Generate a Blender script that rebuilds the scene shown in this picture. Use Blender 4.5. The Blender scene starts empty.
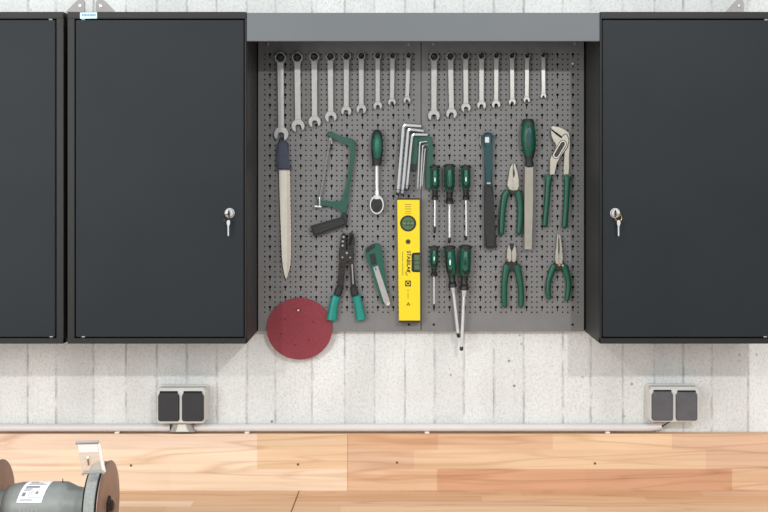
import bpy, bmesh, math, random
from mathutils import Vector
random.seed(7)
sc = bpy.context.scene
COL = sc.collection

# ---------------------------------------------------------------- measures
D0, F, CX, CY, CZ = 2.8, 1120.0, 397.0, 175.0, 1.6886    # camera 2.8 m from the board
BENCH = 0.90
WALL_Y = 0.020
def P(px, py, y=0.0):
    d = D0 + y
    return Vector(((px - CX) * d / F, y, CZ + (CY - py) * d / F))
def S(y=0.0): return (D0 + y) / F
def X(px, y): return (px - CX) * (D0 + y) / F
def Z(py, y): return CZ + (CY - py) * (D0 + y) / F

# ---------------------------------------------------------------- materials
def lin(c):
    c = c / 255.0
    return c / 12.92 if c <= 0.04045 else ((c + 0.055) / 1.055) ** 2.4
def rgb(c): return (lin(c[0]), lin(c[1]), lin(c[2]), 1.0)
def mat(name, c, rough=0.5, metal=0.0, var=0.06, scale=60.0, bump=0.0, bscale=200.0, spec=0.5, alpha=None, coat=0.0):
    m = bpy.data.materials.new(name); m.use_nodes = True
    nt = m.node_tree; b = nt.nodes['Principled BSDF']
    tc = nt.nodes.new('ShaderNodeTexCoord')
    n = nt.nodes.new('ShaderNodeTexNoise'); n.inputs['Scale'].default_value = scale; n.inputs['Detail'].default_value = 4
    nt.links.new(tc.outputs['Object'], n.inputs['Vector'])
    r = nt.nodes.new('ShaderNodeValToRGB')
    base = rgb(c)
    r.color_ramp.elements[0].position = 0.3; r.color_ramp.elements[1].position = 0.7
    r.color_ramp.elements[0].color = tuple(max(0, v * (1 - var)) for v in base[:3]) + (1,)
    r.color_ramp.elements[1].color = tuple(min(1, v * (1 + var)) for v in base[:3]) + (1,)
    nt.links.new(n.outputs['Fac'], r.inputs['Fac']); nt.links.new(r.outputs['Color'], b.inputs['Base Color'])
    b.inputs['Roughness'].default_value = rough; b.inputs['Metallic'].default_value = metal
    b.inputs['Specular IOR Level'].default_value = spec
    b.inputs['Coat Weight'].default_value = coat
    if alpha is not None: b.inputs['Alpha'].default_value = alpha
    if bump:
        n2 = nt.nodes.new('ShaderNodeTexNoise'); n2.inputs['Scale'].default_value = bscale; n2.inputs['Detail'].default_value = 3
        nt.links.new(tc.outputs['Object'], n2.inputs['Vector'])
        bp = nt.nodes.new('ShaderNodeBump'); bp.inputs['Strength'].default_value = bump; bp.inputs['Distance'].default_value = 0.001
        nt.links.new(n2.outputs['Fac'], bp.inputs['Height']); nt.links.new(bp.outputs['Normal'], b.inputs['Normal'])
    return m

M = {
 'door':    mat('slate_door', (33, 38, 41), 0.5, 0, 0.07, 5, 0.05, 900, 0.2),
 'carcass': mat('charcoal_carcass', (29, 28, 26), 0.5, 0, 0.05, 20, 0.05, 900, 0.35),
 'side':    mat('charcoal_side', (50, 51, 51), 0.5, 0, 0.05, 20, 0.05, 900, 0.3),
 'canopy':  mat('grey_canopy', (106, 110, 112), 0.5, 0, 0.02, 6, 0.04, 900, 0.3),
 'board':   mat('grey_perforated_steel', (119, 118, 117), 0.55, 0, 0.05, 30, 0.05, 900, 0.3),
 'dark':    mat('dark_shade_backing', (30, 30, 32), 0.8, 0, 0.05, 30, spec=0.1),
 'zinc':    mat('zinc_plate', (160, 157, 155), 0.5, 0.0, 0.06, 90),
 'steel':   mat('satin_steel', (164, 162, 158), 0.36, 0.8, 0.07, 70, 0.08, 500),
 'chrome':  mat('chrome', (214, 214, 213), 0.22, 0.55, 0.04, 60),
 'satin':   mat('satin_white_steel', (174, 169, 156), 0.38, 0.6, 0.06, 60),
 'darksteel': mat('dark_steel', (62, 60, 58), 0.35, 0.85, 0.2, 90),
 'blacksteel': mat('black_oxide_steel', (62, 58, 55), 0.25, 0.85, 0.3, 120, 0.9, 260),
 'black':   mat('black_rubber', (36, 36, 37), 0.6, 0, 0.15, 120, 0.15, 700, 0.4),
 'blackgrip': mat('black_ribbed_grip', (48, 48, 48), 0.7, 0, 0.2, 200, 0.6, 900, 0.3),
 'hook':    mat('black_hook', (22, 22, 23), 0.45, 0, 0.1, 90),
 'green':   mat('bottle_green', (10, 76, 56), 0.42, 0, 0.08, 80, 0.05, 600, 0.5),
 'sawgreen': mat('saw_green', (18, 74, 61), 0.4, 0, 0.08, 60),
 'greenpanel': mat('green_grip_panel', (22, 94, 76), 0.45, 0, 0.08, 80),
 'cutgreen': mat('cutter_green', (10, 80, 64), 0.4, 0, 0.06, 60),
 'teal':    mat('teal_grip', (14, 128, 116), 0.35, 0, 0.06, 60),
 'tealdark': mat('dark_teal_shaft', (38, 70, 74), 0.3, 0.45, 0.12, 60),
 'navy':    mat('navy_handle', (46, 54, 74), 0.55, 0, 0.1, 100),
 'blade':   mat('pale_blade', (208, 203, 190), 0.45, 0.25, 0.05, 40),
 'bladedge': mat('blade_bevel', (196, 184, 170), 0.45, 0.25, 0.05, 40),
 'file':    mat('file_steel', (156, 151, 140), 0.55, 0.45, 0.06, 60, 0.4, 1400),
 'yellow':  mat('level_yellow', (228, 202, 26), 0.4, 0, 0.02, 20, spec=0.4),
 'vial':    mat('green_vial', (78, 104, 70), 0.15, 0, 0.15, 150),
 'ink':     mat('dark_print', (44, 38, 18), 0.6, 0, 0.05),
 'fadedink': mat('faded_print', (150, 128, 36), 0.6, 0, 0.05),
 'bronze':  mat('bronze', (110, 80, 30), 0.4, 0.4, 0.1),
 'brass':   mat('brass', (190, 150, 70), 0.3, 0.8, 0.1),
 'red':     mat('red_abrasive', (134, 62, 70), 0.85, 0, 0.10, 220, 0.5, 1500, 0.2),
 'reddark': mat('red_dimple', (104, 34, 44), 0.9, 0, 0.1, 100),
 'pvc':     mat('light_grey_pvc', (208, 205, 203), 0.45, 0, 0.02, 20),
 'housing': mat('socket_housing', (214, 213, 207), 0.45, 0, 0.03, 30),
 'grey':    mat('mid_grey_plastic', (150, 148, 145), 0.5, 0, 0.04, 30),
 'flap':    mat('anthracite_flap', (41, 42, 44), 0.5, 0, 0.08, 60, 0.05, 800),
 'flap2':   mat('worn_anthracite_flap', (84, 84, 88), 0.5, 0, 0.12, 40, 0.05, 800),
 'label':   mat('pale_blue_sticker', (196, 222, 232), 0.5, 0, 0.03, 60),
 'labelink': mat('sticker_print', (96, 120, 140), 0.6, 0, 0.05),
 'paper':   mat('white_sticker', (236, 236, 238), 0.5, 0, 0.02, 60),
 'greyink': mat('grey_print', (120, 122, 128), 0.6, 0, 0.05),
 'motor':   mat('grey_hammered_paint', (130, 134, 130), 0.4, 0, 0.06, 90, 0.25, 500),
 'wheel':   mat('grey_abrasive_wheel', (150, 154, 149), 0.85, 0, 0.14, 300, 0.7, 900, 0.2),
 'brown':   mat('brown_disc', (138, 112, 100), 0.4, 0.3, 0.12, 30),
 'clear':   mat('hazy_clear_plastic', (216, 202, 188), 0.15, 0, 0.02, 20, alpha=0.42),
 'whiteplastic': mat('white_plastic', (232, 224, 216), 0.4, 0, 0.03, 20),
 'screwhole': mat('screw_hole', (112, 84, 62), 0.7, 0, 0.1),
 'crack':   mat('wood_crack', (120, 78, 50), 0.9, 0, 0.2, 200),
 'floor':   mat('grey_floor', (150, 148, 144), 0.6, 0, 0.05, 3),
 'leg':     mat('bench_leg', (70, 72, 74), 0.5, 0, 0.05),
 'vialtube': mat('vial_liquid', (96, 126, 88), 0.15, 0, 0.1, 150),
 'hexchrome': mat('hex_key_chrome', (205, 205, 204), 0.2, 0.9, 0.04, 60),
 'white':   mat('white_mark', (226, 238, 232), 0.4, 0, 0.02),
}

def wall_material():
    m = bpy.data.materials.new('board_formed_concrete'); m.use_nodes = True
    nt = m.node_tree; N = nt.nodes.new; L = nt.links.new; b = nt.nodes['Principled BSDF']
    b.inputs['Roughness'].default_value = 0.85; b.inputs['Specular IOR Level'].default_value = 0.2
    tc = N('ShaderNodeTexCoord')
    at = N('ShaderNodeVertexColor'); at.layer_name = 'tone'
    def noise(scale, detail=4, sx=1, sz=1, rough=0.6):
        mp = N('ShaderNodeMapping'); mp.inputs['Scale'].default_value = (sx, 1, sz)
        L(tc.outputs['Object'], mp.inputs['Vector'])
        n = N('ShaderNodeTexNoise'); n.inputs['Scale'].default_value = scale; n.inputs['Detail'].default_value = detail
        n.inputs['Roughness'].default_value = rough
        L(mp.outputs['Vector'], n.inputs['Vector']); return n
    def ramp(src, p0, c0, p1, c1):
        r = N('ShaderNodeValToRGB'); e = r.color_ramp.elements
        e[0].position = p0; e[0].color = (c0, c0, c0, 1); e[1].position = p1; e[1].color = (c1, c1, c1, 1)
        L(src, r.inputs['Fac']); return r
    def mul(a, bb, fac=1.0):
        x = N('ShaderNodeMix'); x.data_type = 'RGBA'; x.blend_type = 'MULTIPLY'; x.inputs[0].default_value = fac
        L(a, x.inputs[6]); L(bb, x.inputs[7]); return x.outputs[2]
    base = N('ShaderNodeRGB'); base.outputs[0].default_value = rgb((220, 222, 219))
    seam = N('ShaderNodeSeparateColor'); L(at.outputs['Color'], seam.inputs[0])
    # board tone (R), seam mask (G)
    c = mul(base.outputs[0], ramp(seam.outputs[0], 0.0, 0.90, 1.0, 1.04).outputs[0])
    c = mul(c, ramp(noise(7, 5, 1, 0.5).outputs['Fac'], 0.35, 0.90, 0.65, 1.03).outputs[0])
    c = mul(c, ramp(noise(150, 6, 1.0, 0.8, 0.75).outputs['Fac'], 0.36, 0.84, 0.54, 1.02).outputs[0])
    c = mul(c, ramp(noise(300, 4, 1, 1, .7).outputs['Fac'], 0.32, 0.45, 0.42, 1.0).outputs[0])
    # pits
    v = N('ShaderNodeTexVoronoi'); v.inputs['Scale'].default_value = 26; v.inputs['Randomness'].default_value = 1.0
    L(tc.outputs['Object'], v.inputs['Vector'])
    pm = N('ShaderNodeMath'); pm.operation = 'MULTIPLY'
    inv = ramp(v.outputs['Distance'], 0.05, 1.0, 0.12, 0.0)
    sel = ramp(noise(9, 2).outputs['Fac'], 0.52, 0.0, 0.60, 1.0)
    L(inv.outputs[0], pm.inputs[0]); L(sel.outputs[0], pm.inputs[1])
    pitmix = N('ShaderNodeMix'); pitmix.data_type = 'RGBA'; pitmix.blend_type = 'MIX'
    L(pm.outputs[0], pitmix.inputs[0]); L(c, pitmix.inputs[6]); pitmix.inputs[7].default_value = rgb((120, 118, 114))
    c = pitmix.outputs[2]
    # seams: irregular, partly filled
    sm = N('ShaderNodeMath'); sm.operation = 'MULTIPLY'
    L(seam.outputs[1], sm.inputs[0]); L(ramp(noise(60, 6, 1, 0.35, .75).outputs['Fac'], 0.40, 0.0, 0.62, 1.0).outputs[0], sm.inputs[1])
    smix = N('ShaderNodeMix'); smix.data_type = 'RGBA'
    L(sm.outputs[0], smix.inputs[0]); L(c, smix.inputs[6]); smix.inputs[7].default_value = rgb((150, 150, 149))
    L(smix.outputs[2], b.inputs['Base Color'])
    bp = N('ShaderNodeBump'); bp.inputs['Strength'].default_value = 0.35; bp.inputs['Distance'].default_value = 0.002
    L(noise(90, 6, 1.2, 0.6).outputs['Fac'], bp.inputs['Height']); L(bp.outputs['Normal'], b.inputs['Normal'])
    return m

def wood_material():
    m = bpy.data.materials.new('beech_planks'); m.use_nodes = True
    nt = m.node_tree; N = nt.nodes.new; L = nt.links.new; b = nt.nodes['Principled BSDF']
    b.inputs['Roughness'].default_value = 0.5; b.inputs['Specular IOR Level'].default_value = 0.3
    at = N('ShaderNodeVertexColor'); at.layer_name = 'tone'
    tc = N('ShaderNodeTexCoord')
    def grain(sx, sy, scale, det, p0, c0, p1, c1, dist=0.0):
        mp = N('ShaderNodeMapping'); mp.inputs['Scale'].default_value = (sx, sy, sy)
        L(tc.outputs['Object'], mp.inputs['Vector'])
        n = N('ShaderNodeTexNoise'); n.inputs['Scale'].default_value = scale; n.inputs['Detail'].default_value = det
        n.inputs['Distortion'].default_value = dist
        L(mp.outputs['Vector'], n.inputs['Vector'])
        r = N('ShaderNodeValToRGB'); e = r.color_ramp.elements
        e[0].position = p0; e[0].color = c0; e[1].position = p1; e[1].color = c1
        L(n.outputs['Fac'], r.inputs['Fac']); return r.outputs[0]
    def mul(a, bb):
        x = N('ShaderNodeMix'); x.data_type = 'RGBA'; x.blend_type = 'MULTIPLY'; x.inputs[0].default_value = 1
        L(a, x.inputs[6]); L(bb, x.inputs[7]); return x.outputs[2]
    c = mul(at.outputs['Color'], grain(1.0, 14, 3.0, 6, 0.32, (0.93, 0.89, 0.86, 1), 0.62, (1.03, 1.03, 1.03, 1), 0.6))
    c = mul(c, grain(1.0, 60, 2.0, 3, 0.3, (0.97, 0.955, 0.945, 1), 0.6, (1.01, 1.01, 1.01, 1)))
    c = mul(c, grain(0.8, 5, 2.2, 4, 0.455, (1, 1, 1, 1), 0.50, (1, 1, 1, 1)))
    def contour(sx, sy, scale, dark, width):
        mp = N('ShaderNodeMapping'); mp.inputs['Scale'].default_value = (sx, sy, sy); L(tc.outputs['Object'], mp.inputs['Vector'])
        n = N('ShaderNodeTexNoise'); n.inputs['Scale'].default_value = scale; n.inputs['Detail'].default_value = 1.5; L(mp.outputs['Vector'], n.inputs['Vector'])
        r = N('ShaderNodeValToRGB'); e = r.color_ramp.elements
        e[0].position = .5 - width; e[0].color = (1, 1, 1, 1); e[1].position = .5 + width; e[1].color = (1, 1, 1, 1)
        m_ = r.color_ramp.elements.new(.5); m_.color = dark
        L(n.outputs['Fac'], r.inputs['Fac']); return r.outputs[0]
    c = mul(c, contour(.55, 9, 1.7, (.84, .77, .72, 1), .018))
    c = mul(c, contour(.45, 7, 3.1, (.90, .85, .81, 1), .022))
    L(c, b.inputs['Base Color'])
    return m
M['wall'] = wall_material(); M['wood'] = wood_material()

# ---------------------------------------------------------------- object helpers
ORIGIN = {}
def tag(o, label=None, cat=None, group=None, kind=None):
    if label: o['label'] = label
    if cat: o['category'] = cat
    if group: o['group'] = group
    if kind: o['kind'] = kind
    return o
def thing(name, label, cat, loc, group=None):
    o = bpy.data.objects.new(name, None); COL.objects.link(o); o.location = loc; o.empty_display_size = 0.02
    ORIGIN[o] = Vector(loc)
    return tag(o, label, cat, group)
def obj(name, bm, m, parent=None, smooth=False, label=None):
    bmesh.ops.recalc_face_normals(bm, faces=bm.faces)
    if parent is None:
        lo = Vector((min(v.co[i] for v in bm.verts) for i in range(3))); hi = Vector((max(v.co[i] for v in bm.verts) for i in range(3)))
        org = Vector(((lo.x + hi.x) / 2, (lo.y + hi.y) / 2, lo.z))
    else:
        org = ORIGIN[parent]
    bmesh.ops.translate(bm, verts=bm.verts, vec=-org)
    me = bpy.data.meshes.new(name); bm.to_mesh(me); bm.free()
    me.materials.append(M[m])
    if smooth:
        for p in me.polygons: p.use_smooth = True
        try: me.set_sharp_from_angle(angle=math.radians(38))
        except Exception: pass
    o = bpy.data.objects.new(name, me); COL.objects.link(o)
    if parent is None: o.location = org
    else: o.parent = parent
    ORIGIN[o] = org
    if label: o['label'] = label
    return o
def B(): return bmesh.new()

def box(bm, x0, x1, y0, y1, z0, z1, bev=0.0, seg=2):
    r = bmesh.ops.create_cube(bm, size=1.0)
    vs = r['verts']
    for v in vs:
        v.co = Vector(((x0 + x1) / 2 + v.co.x * (x1 - x0), (y0 + y1) / 2 + v.co.y * (y1 - y0), (z0 + z1) / 2 + v.co.z * (z1 - z0)))
    if bev:
        es = list({e for v in vs for e in v.link_edges})
        bmesh.ops.bevel(bm, geom=es, offset=bev, segments=seg, affect='EDGES', clamp_overlap=True)
def smoothpts(pts, n=6, closed=False):
    pts = [Vector(p) for p in pts]; out = []; k = len(pts)
    rng = range(k) if closed else range(k - 1)
    for i in rng:
        p0 = pts[(i - 1) % k] if (closed or i > 0) else pts[i]
        p1, p2 = pts[i], pts[(i + 1) % k]
        p3 = pts[(i + 2) % k] if (closed or i + 2 < k) else p2
        for j in range(n):
            t = j / n
            out.append(0.5 * ((2 * p1) + (p2 - p0) * t + (2 * p0 - 5 * p1 + 4 * p2 - p3) * t * t + (3 * p1 - p0 - 3 * p2 + p3) * t ** 3))
    if not closed: out.append(pts[-1])
    return out
def plate(bm, pts, y0, y1, bev=0.0, seg=2):
    """flat piece: outline in picture measure at its front y1, going back to y0"""
    front = [bm.verts.new(P(p[0], p[1], y1)) for p in pts]
    back = [bm.verts.new(Vector((v.co.x, y0, v.co.z))) for v in front]
    f = bm.faces.new(front); bm.faces.new(list(reversed(back)))
    n = len(pts)
    for i in range(n):
        bm.faces.new((front[i], back[i], back[(i + 1) % n], front[(i + 1) % n]))
    if bev:
        es = [e for e in f.edges]
        try: bmesh.ops.bevel(bm, geom=es, offset=bev, segments=seg, affect='EDGES', clamp_overlap=True)
        except Exception: pass
def ring(bm, outer, inner, y0, y1):
    n = len(outer)
    def mk(pts, y): return [bm.verts.new(Vector((P(p[0], p[1], y1).x, y, P(p[0], p[1], y1).z))) for p in pts]
    of, nf, ob, nb = mk(outer, y1), mk(inner, y1), mk(outer, y0), mk(inner, y0)
    for i in range(n):
        j = (i + 1) % n
        bm.faces.new((of[i], of[j], nf[j], nf[i])); bm.faces.new((ob[j], ob[i], nb[i], nb[j]))
        bm.faces.new((of[j], of[i], ob[i], ob[j])); bm.faces.new((nf[i], nf[j], nb[j], nb[i]))
def circ(cx, cy, rx, ry=None, n=24, a0=0.0):
    ry = ry or rx
    return [(cx + rx * math.cos(a0 + 2 * math.pi * i / n), cy + ry * math.sin(a0 + 2 * math.pi * i / n)) for i in range(n)]
def tube(bm, pts, radii, n=12, cap=True):
    """sweep along 3-D points; radii: (in-plane, along y) or number, metres"""
    pts = [Vector(p) for p in pts]; k = len(pts); rings = []
    prev = None
    for i in range(k):
        t = (pts[min(i + 1, k - 1)] - pts[max(i - 1, 0)]).normalized()
        if abs(t.y) < 0.9:
            v = Vector((0, 1, 0)) - t * t.y; v.normalize(); u = t.cross(v)
        else:
            v = Vector((0, 0, 1)) - t * t.z; v.normalize(); u = t.cross(v)
        if prev is not None and u.dot(prev) < 0: u, v = -u, -v
        prev = u
        r = radii[i] if isinstance(radii, (list, tuple)) else radii
        a, b = r if isinstance(r, (list, tuple)) else (r, r)
        rings.append([bm.verts.new(pts[i] + u * a * math.cos(2 * math.pi * j / n) + v * b * math.sin(2 * math.pi * j / n)) for j in range(n)])
    for i in range(k - 1):
        for j in range(n):
            bm.faces.new((rings[i][j], rings[i][(j + 1) % n], rings[i + 1][(j + 1) % n], rings[i + 1][j]))
    if cap:
        bm.faces.new(list(reversed(rings[0]))); bm.faces.new(rings[-1])
def rod(bm, p0, p1, prof, n=16, flat=1.0):
    """turned piece from p0 to p1: prof = [(t, radius in picture px)] """
    p0, p1 = Vector(p0), Vector(p1); s = S(p0.y)
    tube(bm, [p0.lerp(p1, t) for t, r in prof], [(r * s, r * s * flat) for t, r in prof], n)
def limb(bm, pts, y, widths, depth, n=14, sm=6):
    """handle along a path in picture measure; widths in px (half), depth: half thickness m"""
    q = smoothpts([(p[0], p[1], w) for p, w in zip(pts, widths)], sm)
    s = S(y)
    m = len(q)
    pp, rr = [], []
    for i, v in enumerate(q):
        e = 1.0
        if i == 0 or i == m - 1: e = 0.55
        pp.append(P(v[0], v[1], y)); rr.append((v[2] * s * e, depth * (0.6 if e < 1 else 1)))
    # rounded ends
    d0 = (pp[0] - pp[1]).normalized() * s * 0.5; d1 = (pp[-1] - pp[-2]).normalized() * s * 0.5
    pp = [pp[0] + d0] + pp + [pp[-1] + d1]; rr = [(rr[0][0] * 0.6, rr[0][1] * 0.6)] + rr + [(rr[-1][0] * 0.6, rr[-1][1] * 0.6)]
    tube(bm, pp, rr, n)
def disc_y(bm, px, py, y0, y1, r, n=20, r1=None):
    """short cylinder facing the room, r in px"""
    c0, c1 = P(px, py, y1), P(px, py, y1)
    c0.y = y0
    tube(bm, [c0, c1], [r * S(y1), (r1 if r1 is not None else r) * S(y1)], n)

# ---------------------------------------------------------------- setting
def build_wall():
    seams = [27.8, 55.8, 93.8, 126, 156.7, 187, 216.6, 247, 275.4, 312, 344.8, 374.6, 405, 434.5, 464.3, 493.7, 524, 562.8, 591, 623, 654.6, 683, 712, 748]
    while seams[0] > -420: seams.insert(0, seams[0] - random.uniform(28, 34))
    while seams[-1] < 1250: seams.append(seams[-1] + random.uniform(28, 34))
    xs = [X(p, WALL_Y) for p in seams]
    bm = B(); cl = bm.loops.layers.float_color.new('tone')
    zs = [0.0, 0.9, 1.3, 1.8, 2.6]
    g = 0.0042
    def strip(xa, ya, xb, yb, tone, sa, sb):
        for z0, z1 in zip(zs[:-1], zs[1:]):
            vs = [bm.verts.new(c) for c in ((xa, ya, z0), (xb, yb, z0), (xb, yb, z1), (xa, ya, z1))]
            f = bm.faces.new(vs)
            for l, sv in zip(f.loops, (sa, sb, sb, sa)): l[cl] = (tone, sv, 0, 1)
    for i in range(len(xs) - 1):
        off = random.uniform(0, 0.0006); t = random.uniform(0.25, 1.0); w = g * random.choice((0.8, 1.0, 1.4))
        strip(xs[i] + w, WALL_Y + off, xs[i + 1] - w, WALL_Y + off, t, 0, 0)
        strip(xs[i + 1] - w, WALL_Y + off, xs[i + 1], WALL_Y + 0.0010, t, 0, 1)
        strip(xs[i], WALL_Y + 0.0010, xs[i] + w, WALL_Y + off, t, 1, 0)
    for f in bm.faces: f.normal_update()
    me = bpy.data.meshes.new('wall_back'); bm.to_mesh(me); bm.free(); me.materials.append(M['wall'])
    o = bpy.data.objects.new('wall_back', me); COL.objects.link(o)
    tag(o, 'white painted board-formed concrete wall', 'wall', kind='structure')
build_wall()
bm = B(); box(bm, -2.6, 3.0, -5.2, 0.03, -0.1, 0.0)
tag(obj('floor', bm, 'floor'), 'grey floor in front of the workbench', 'floor', kind='structure')

# ---------------------------------------------------------------- workbench
def strips(name, rows, plan, place, parent, edges, pal, xl, xr):
    """butcher block: rows of glued strips, each strip toned in the mesh"""
    bm = B(); cl = bm.loops.layers.float_color.new('tone')
    def quad(co, c):
        f = bm.faces.new([bm.verts.new(v) for v in co])
        for l in f.loops: l[cl] = rgb(c)
    for (a, b_), row in zip(zip(rows[:-1], rows[1:]), plan):
        for (pa, c), (pb, _) in zip(row[:-1], row[1:]):
            xa = max(xl, X(pa, UP_Y)); xb = min(xr, X(pb, UP_Y))
            if xb <= xa: continue
            k = random.uniform(0.98, 1.02)
            quad([place(xa, b_), place(xb, b_), place(xb, a), place(xa, a)], tuple(v * k for v in pal[c]))
    for co in edges: quad(co, pal['mid'])
    return obj(name, bm, 'wood', parent)
UP_Y = -0.005
PAL = {'peach': (232, 208, 186), 'light': (233, 210, 184), 'yellow': (221, 191, 157), 'tan': (209, 170, 136), 'pink': (214, 180, 152), 'orange': (202, 158, 126), 'mid': (214, 180, 148)}
def build_bench():
    xl, xr = -1.9, 2.1
    y_f = -0.80
    # upstand against the wall
    t = thing('backsplash', 'upright beech board along the wall behind the bench top, with screws', 'backsplash', (0.1, UP_Y, BENCH))
    zt, zb = Z(434.0, UP_Y), BENCH + .0003
    zr = [zt, Z(449.5, UP_Y), Z(469, UP_Y), zb]
    plan = [
        [(-900, 'light'), (-40, 'peach'), (257, 'yellow'), (347.6, 'tan'), (436, 'tan'), (438, 'mid'), (552.8, 'yellow'), (672, 'pink'), (1400, None)],
        [(-900, 'peach'), (60, 'light'), (257, 'yellow'), (347.6, 'pink'), (414, 'yellow'), (557, 'yellow'), (706, 'pink'), (1400, None)],
        [(-900, 'light'), (170, 'light'), (347.6, 'mid'), (437, 'orange'), (585, 'orange'), (732, 'mid'), (1400, None)]]
    yw = WALL_Y - .002
    E = [[(xl, UP_Y, zt), (xr, UP_Y, zt), (xr, yw, zt), (xl, yw, zt)], [(xl, UP_Y, zb), (xr, UP_Y, zb), (xr, yw, zb), (xl, yw, zb)],
         [(xl, yw, zb), (xr, yw, zb), (xr, yw, zt), (xl, yw, zt)], [(xl, UP_Y, zb), (xl, yw, zb), (xl, yw, zt), (xl, UP_Y, zt)], [(xr, UP_Y, zb), (xr, yw, zb), (xr, yw, zt), (xr, UP_Y, zt)]]
    strips('board', zr, plan, lambda x, z: (x, UP_Y, z), t, E, PAL, xl, xr)
    bm = B(); x = X(347.6, UP_Y); box(bm, x - .0004, x + .0004, UP_Y - .0002, UP_Y + .001, zb + .001, zt - .0005); obj('board_joint', bm, 'screwhole', t)
    for px, py in ((131, 465.5), (298, 464.5), (397, 462.6), (595, 463.5)):
        bm = B(); disc_y(bm, px, py, UP_Y + .001, UP_Y - .0006, 1.3, 14); obj('screw', bm, 'screwhole', t)
    # bench top
    t = thing('workbench', 'long beech butcher-block workbench carrying the bench grinder', 'workbench', (0.1, -0.4, 0))
    rows = [yw]; k = 0
    while rows[-1] > y_f: rows.append(max(y_f, rows[-1] - (.043 if k else .068))); k += 1
    plan = []
    names = ['pink', 'mid', 'tan', 'peach', 'pink', 'mid', 'yellow', 'orange']
    first = [[(-900, 'pink'), (120, 'mid'), (298, 'mid'), (520, 'tan'), (700, 'pink'), (1400, None)], [(-900, 'pink'), (60, 'mid'), (297, 'tan'), (480, 'mid'), (640, 'tan'), (1400, None)], [(-900, 'peach'), (200, 'mid'), (295, 'pink'), (560, 'mid'), (1400, None)]]
    for i in range(len(rows) - 1):
        if i < 3: plan.append(first[i]); continue
        r = []; p = -900
        while p < 1400: r.append((p, random.choice(names))); p += random.uniform(150, 330)
        r.append((1400, None)); plan.append(r)
    z0 = BENCH - .04
    E = [[(xl, y_f, z0), (xr, y_f, z0), (xr, y_f, BENCH), (xl, y_f, BENCH)], [(xl, yw, z0), (xr, yw, z0), (xr, yw, BENCH), (xl, yw, BENCH)],
         [(xl, y_f, z0), (xl, yw, z0), (xl, yw, BENCH), (xl, y_f, BENCH)], [(xr, y_f, z0), (xr, yw, z0), (xr, yw, BENCH), (xr, y_f, BENCH)], [(xl, y_f, z0), (xr, y_f, z0), (xr, yw, z0), (xl, yw, z0)]]
    PALB = {k_: tuple(min(246, q_ * f_) for q_, f_ in zip(v_, (1.04, 1.035, 1.02))) for k_, v_ in PAL.items()}
    strips('bench_top', rows, plan, lambda x, y: (x, y, BENCH), t, E, PALB, xl, xr)
    x = X(299.2, UP_Y); x2 = x - .016
    bm = B(); v = [bm.verts.new(c) for c in ((x - .0012, UP_Y - .001, BENCH + .0005), (x + .0012, UP_Y - .001, BENCH + .0005), (x2 + .0012, y_f + .001, BENCH + .0005), (x2 - .0018, y_f + .001, BENCH + .0005))]
    bm.faces.new(v); obj('joint', bm, 'crack', t, label='dark open joint between two bench tops')
    for x in (xl + .1, xr - .1):
        for y in (y_f + .1, yw - .1):
            bm = B(); box(bm, x - .035, x + .035, y - .035, y + .035, 0, z0, .004)
            obj('leg', bm, 'leg', t)
build_bench()

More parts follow.
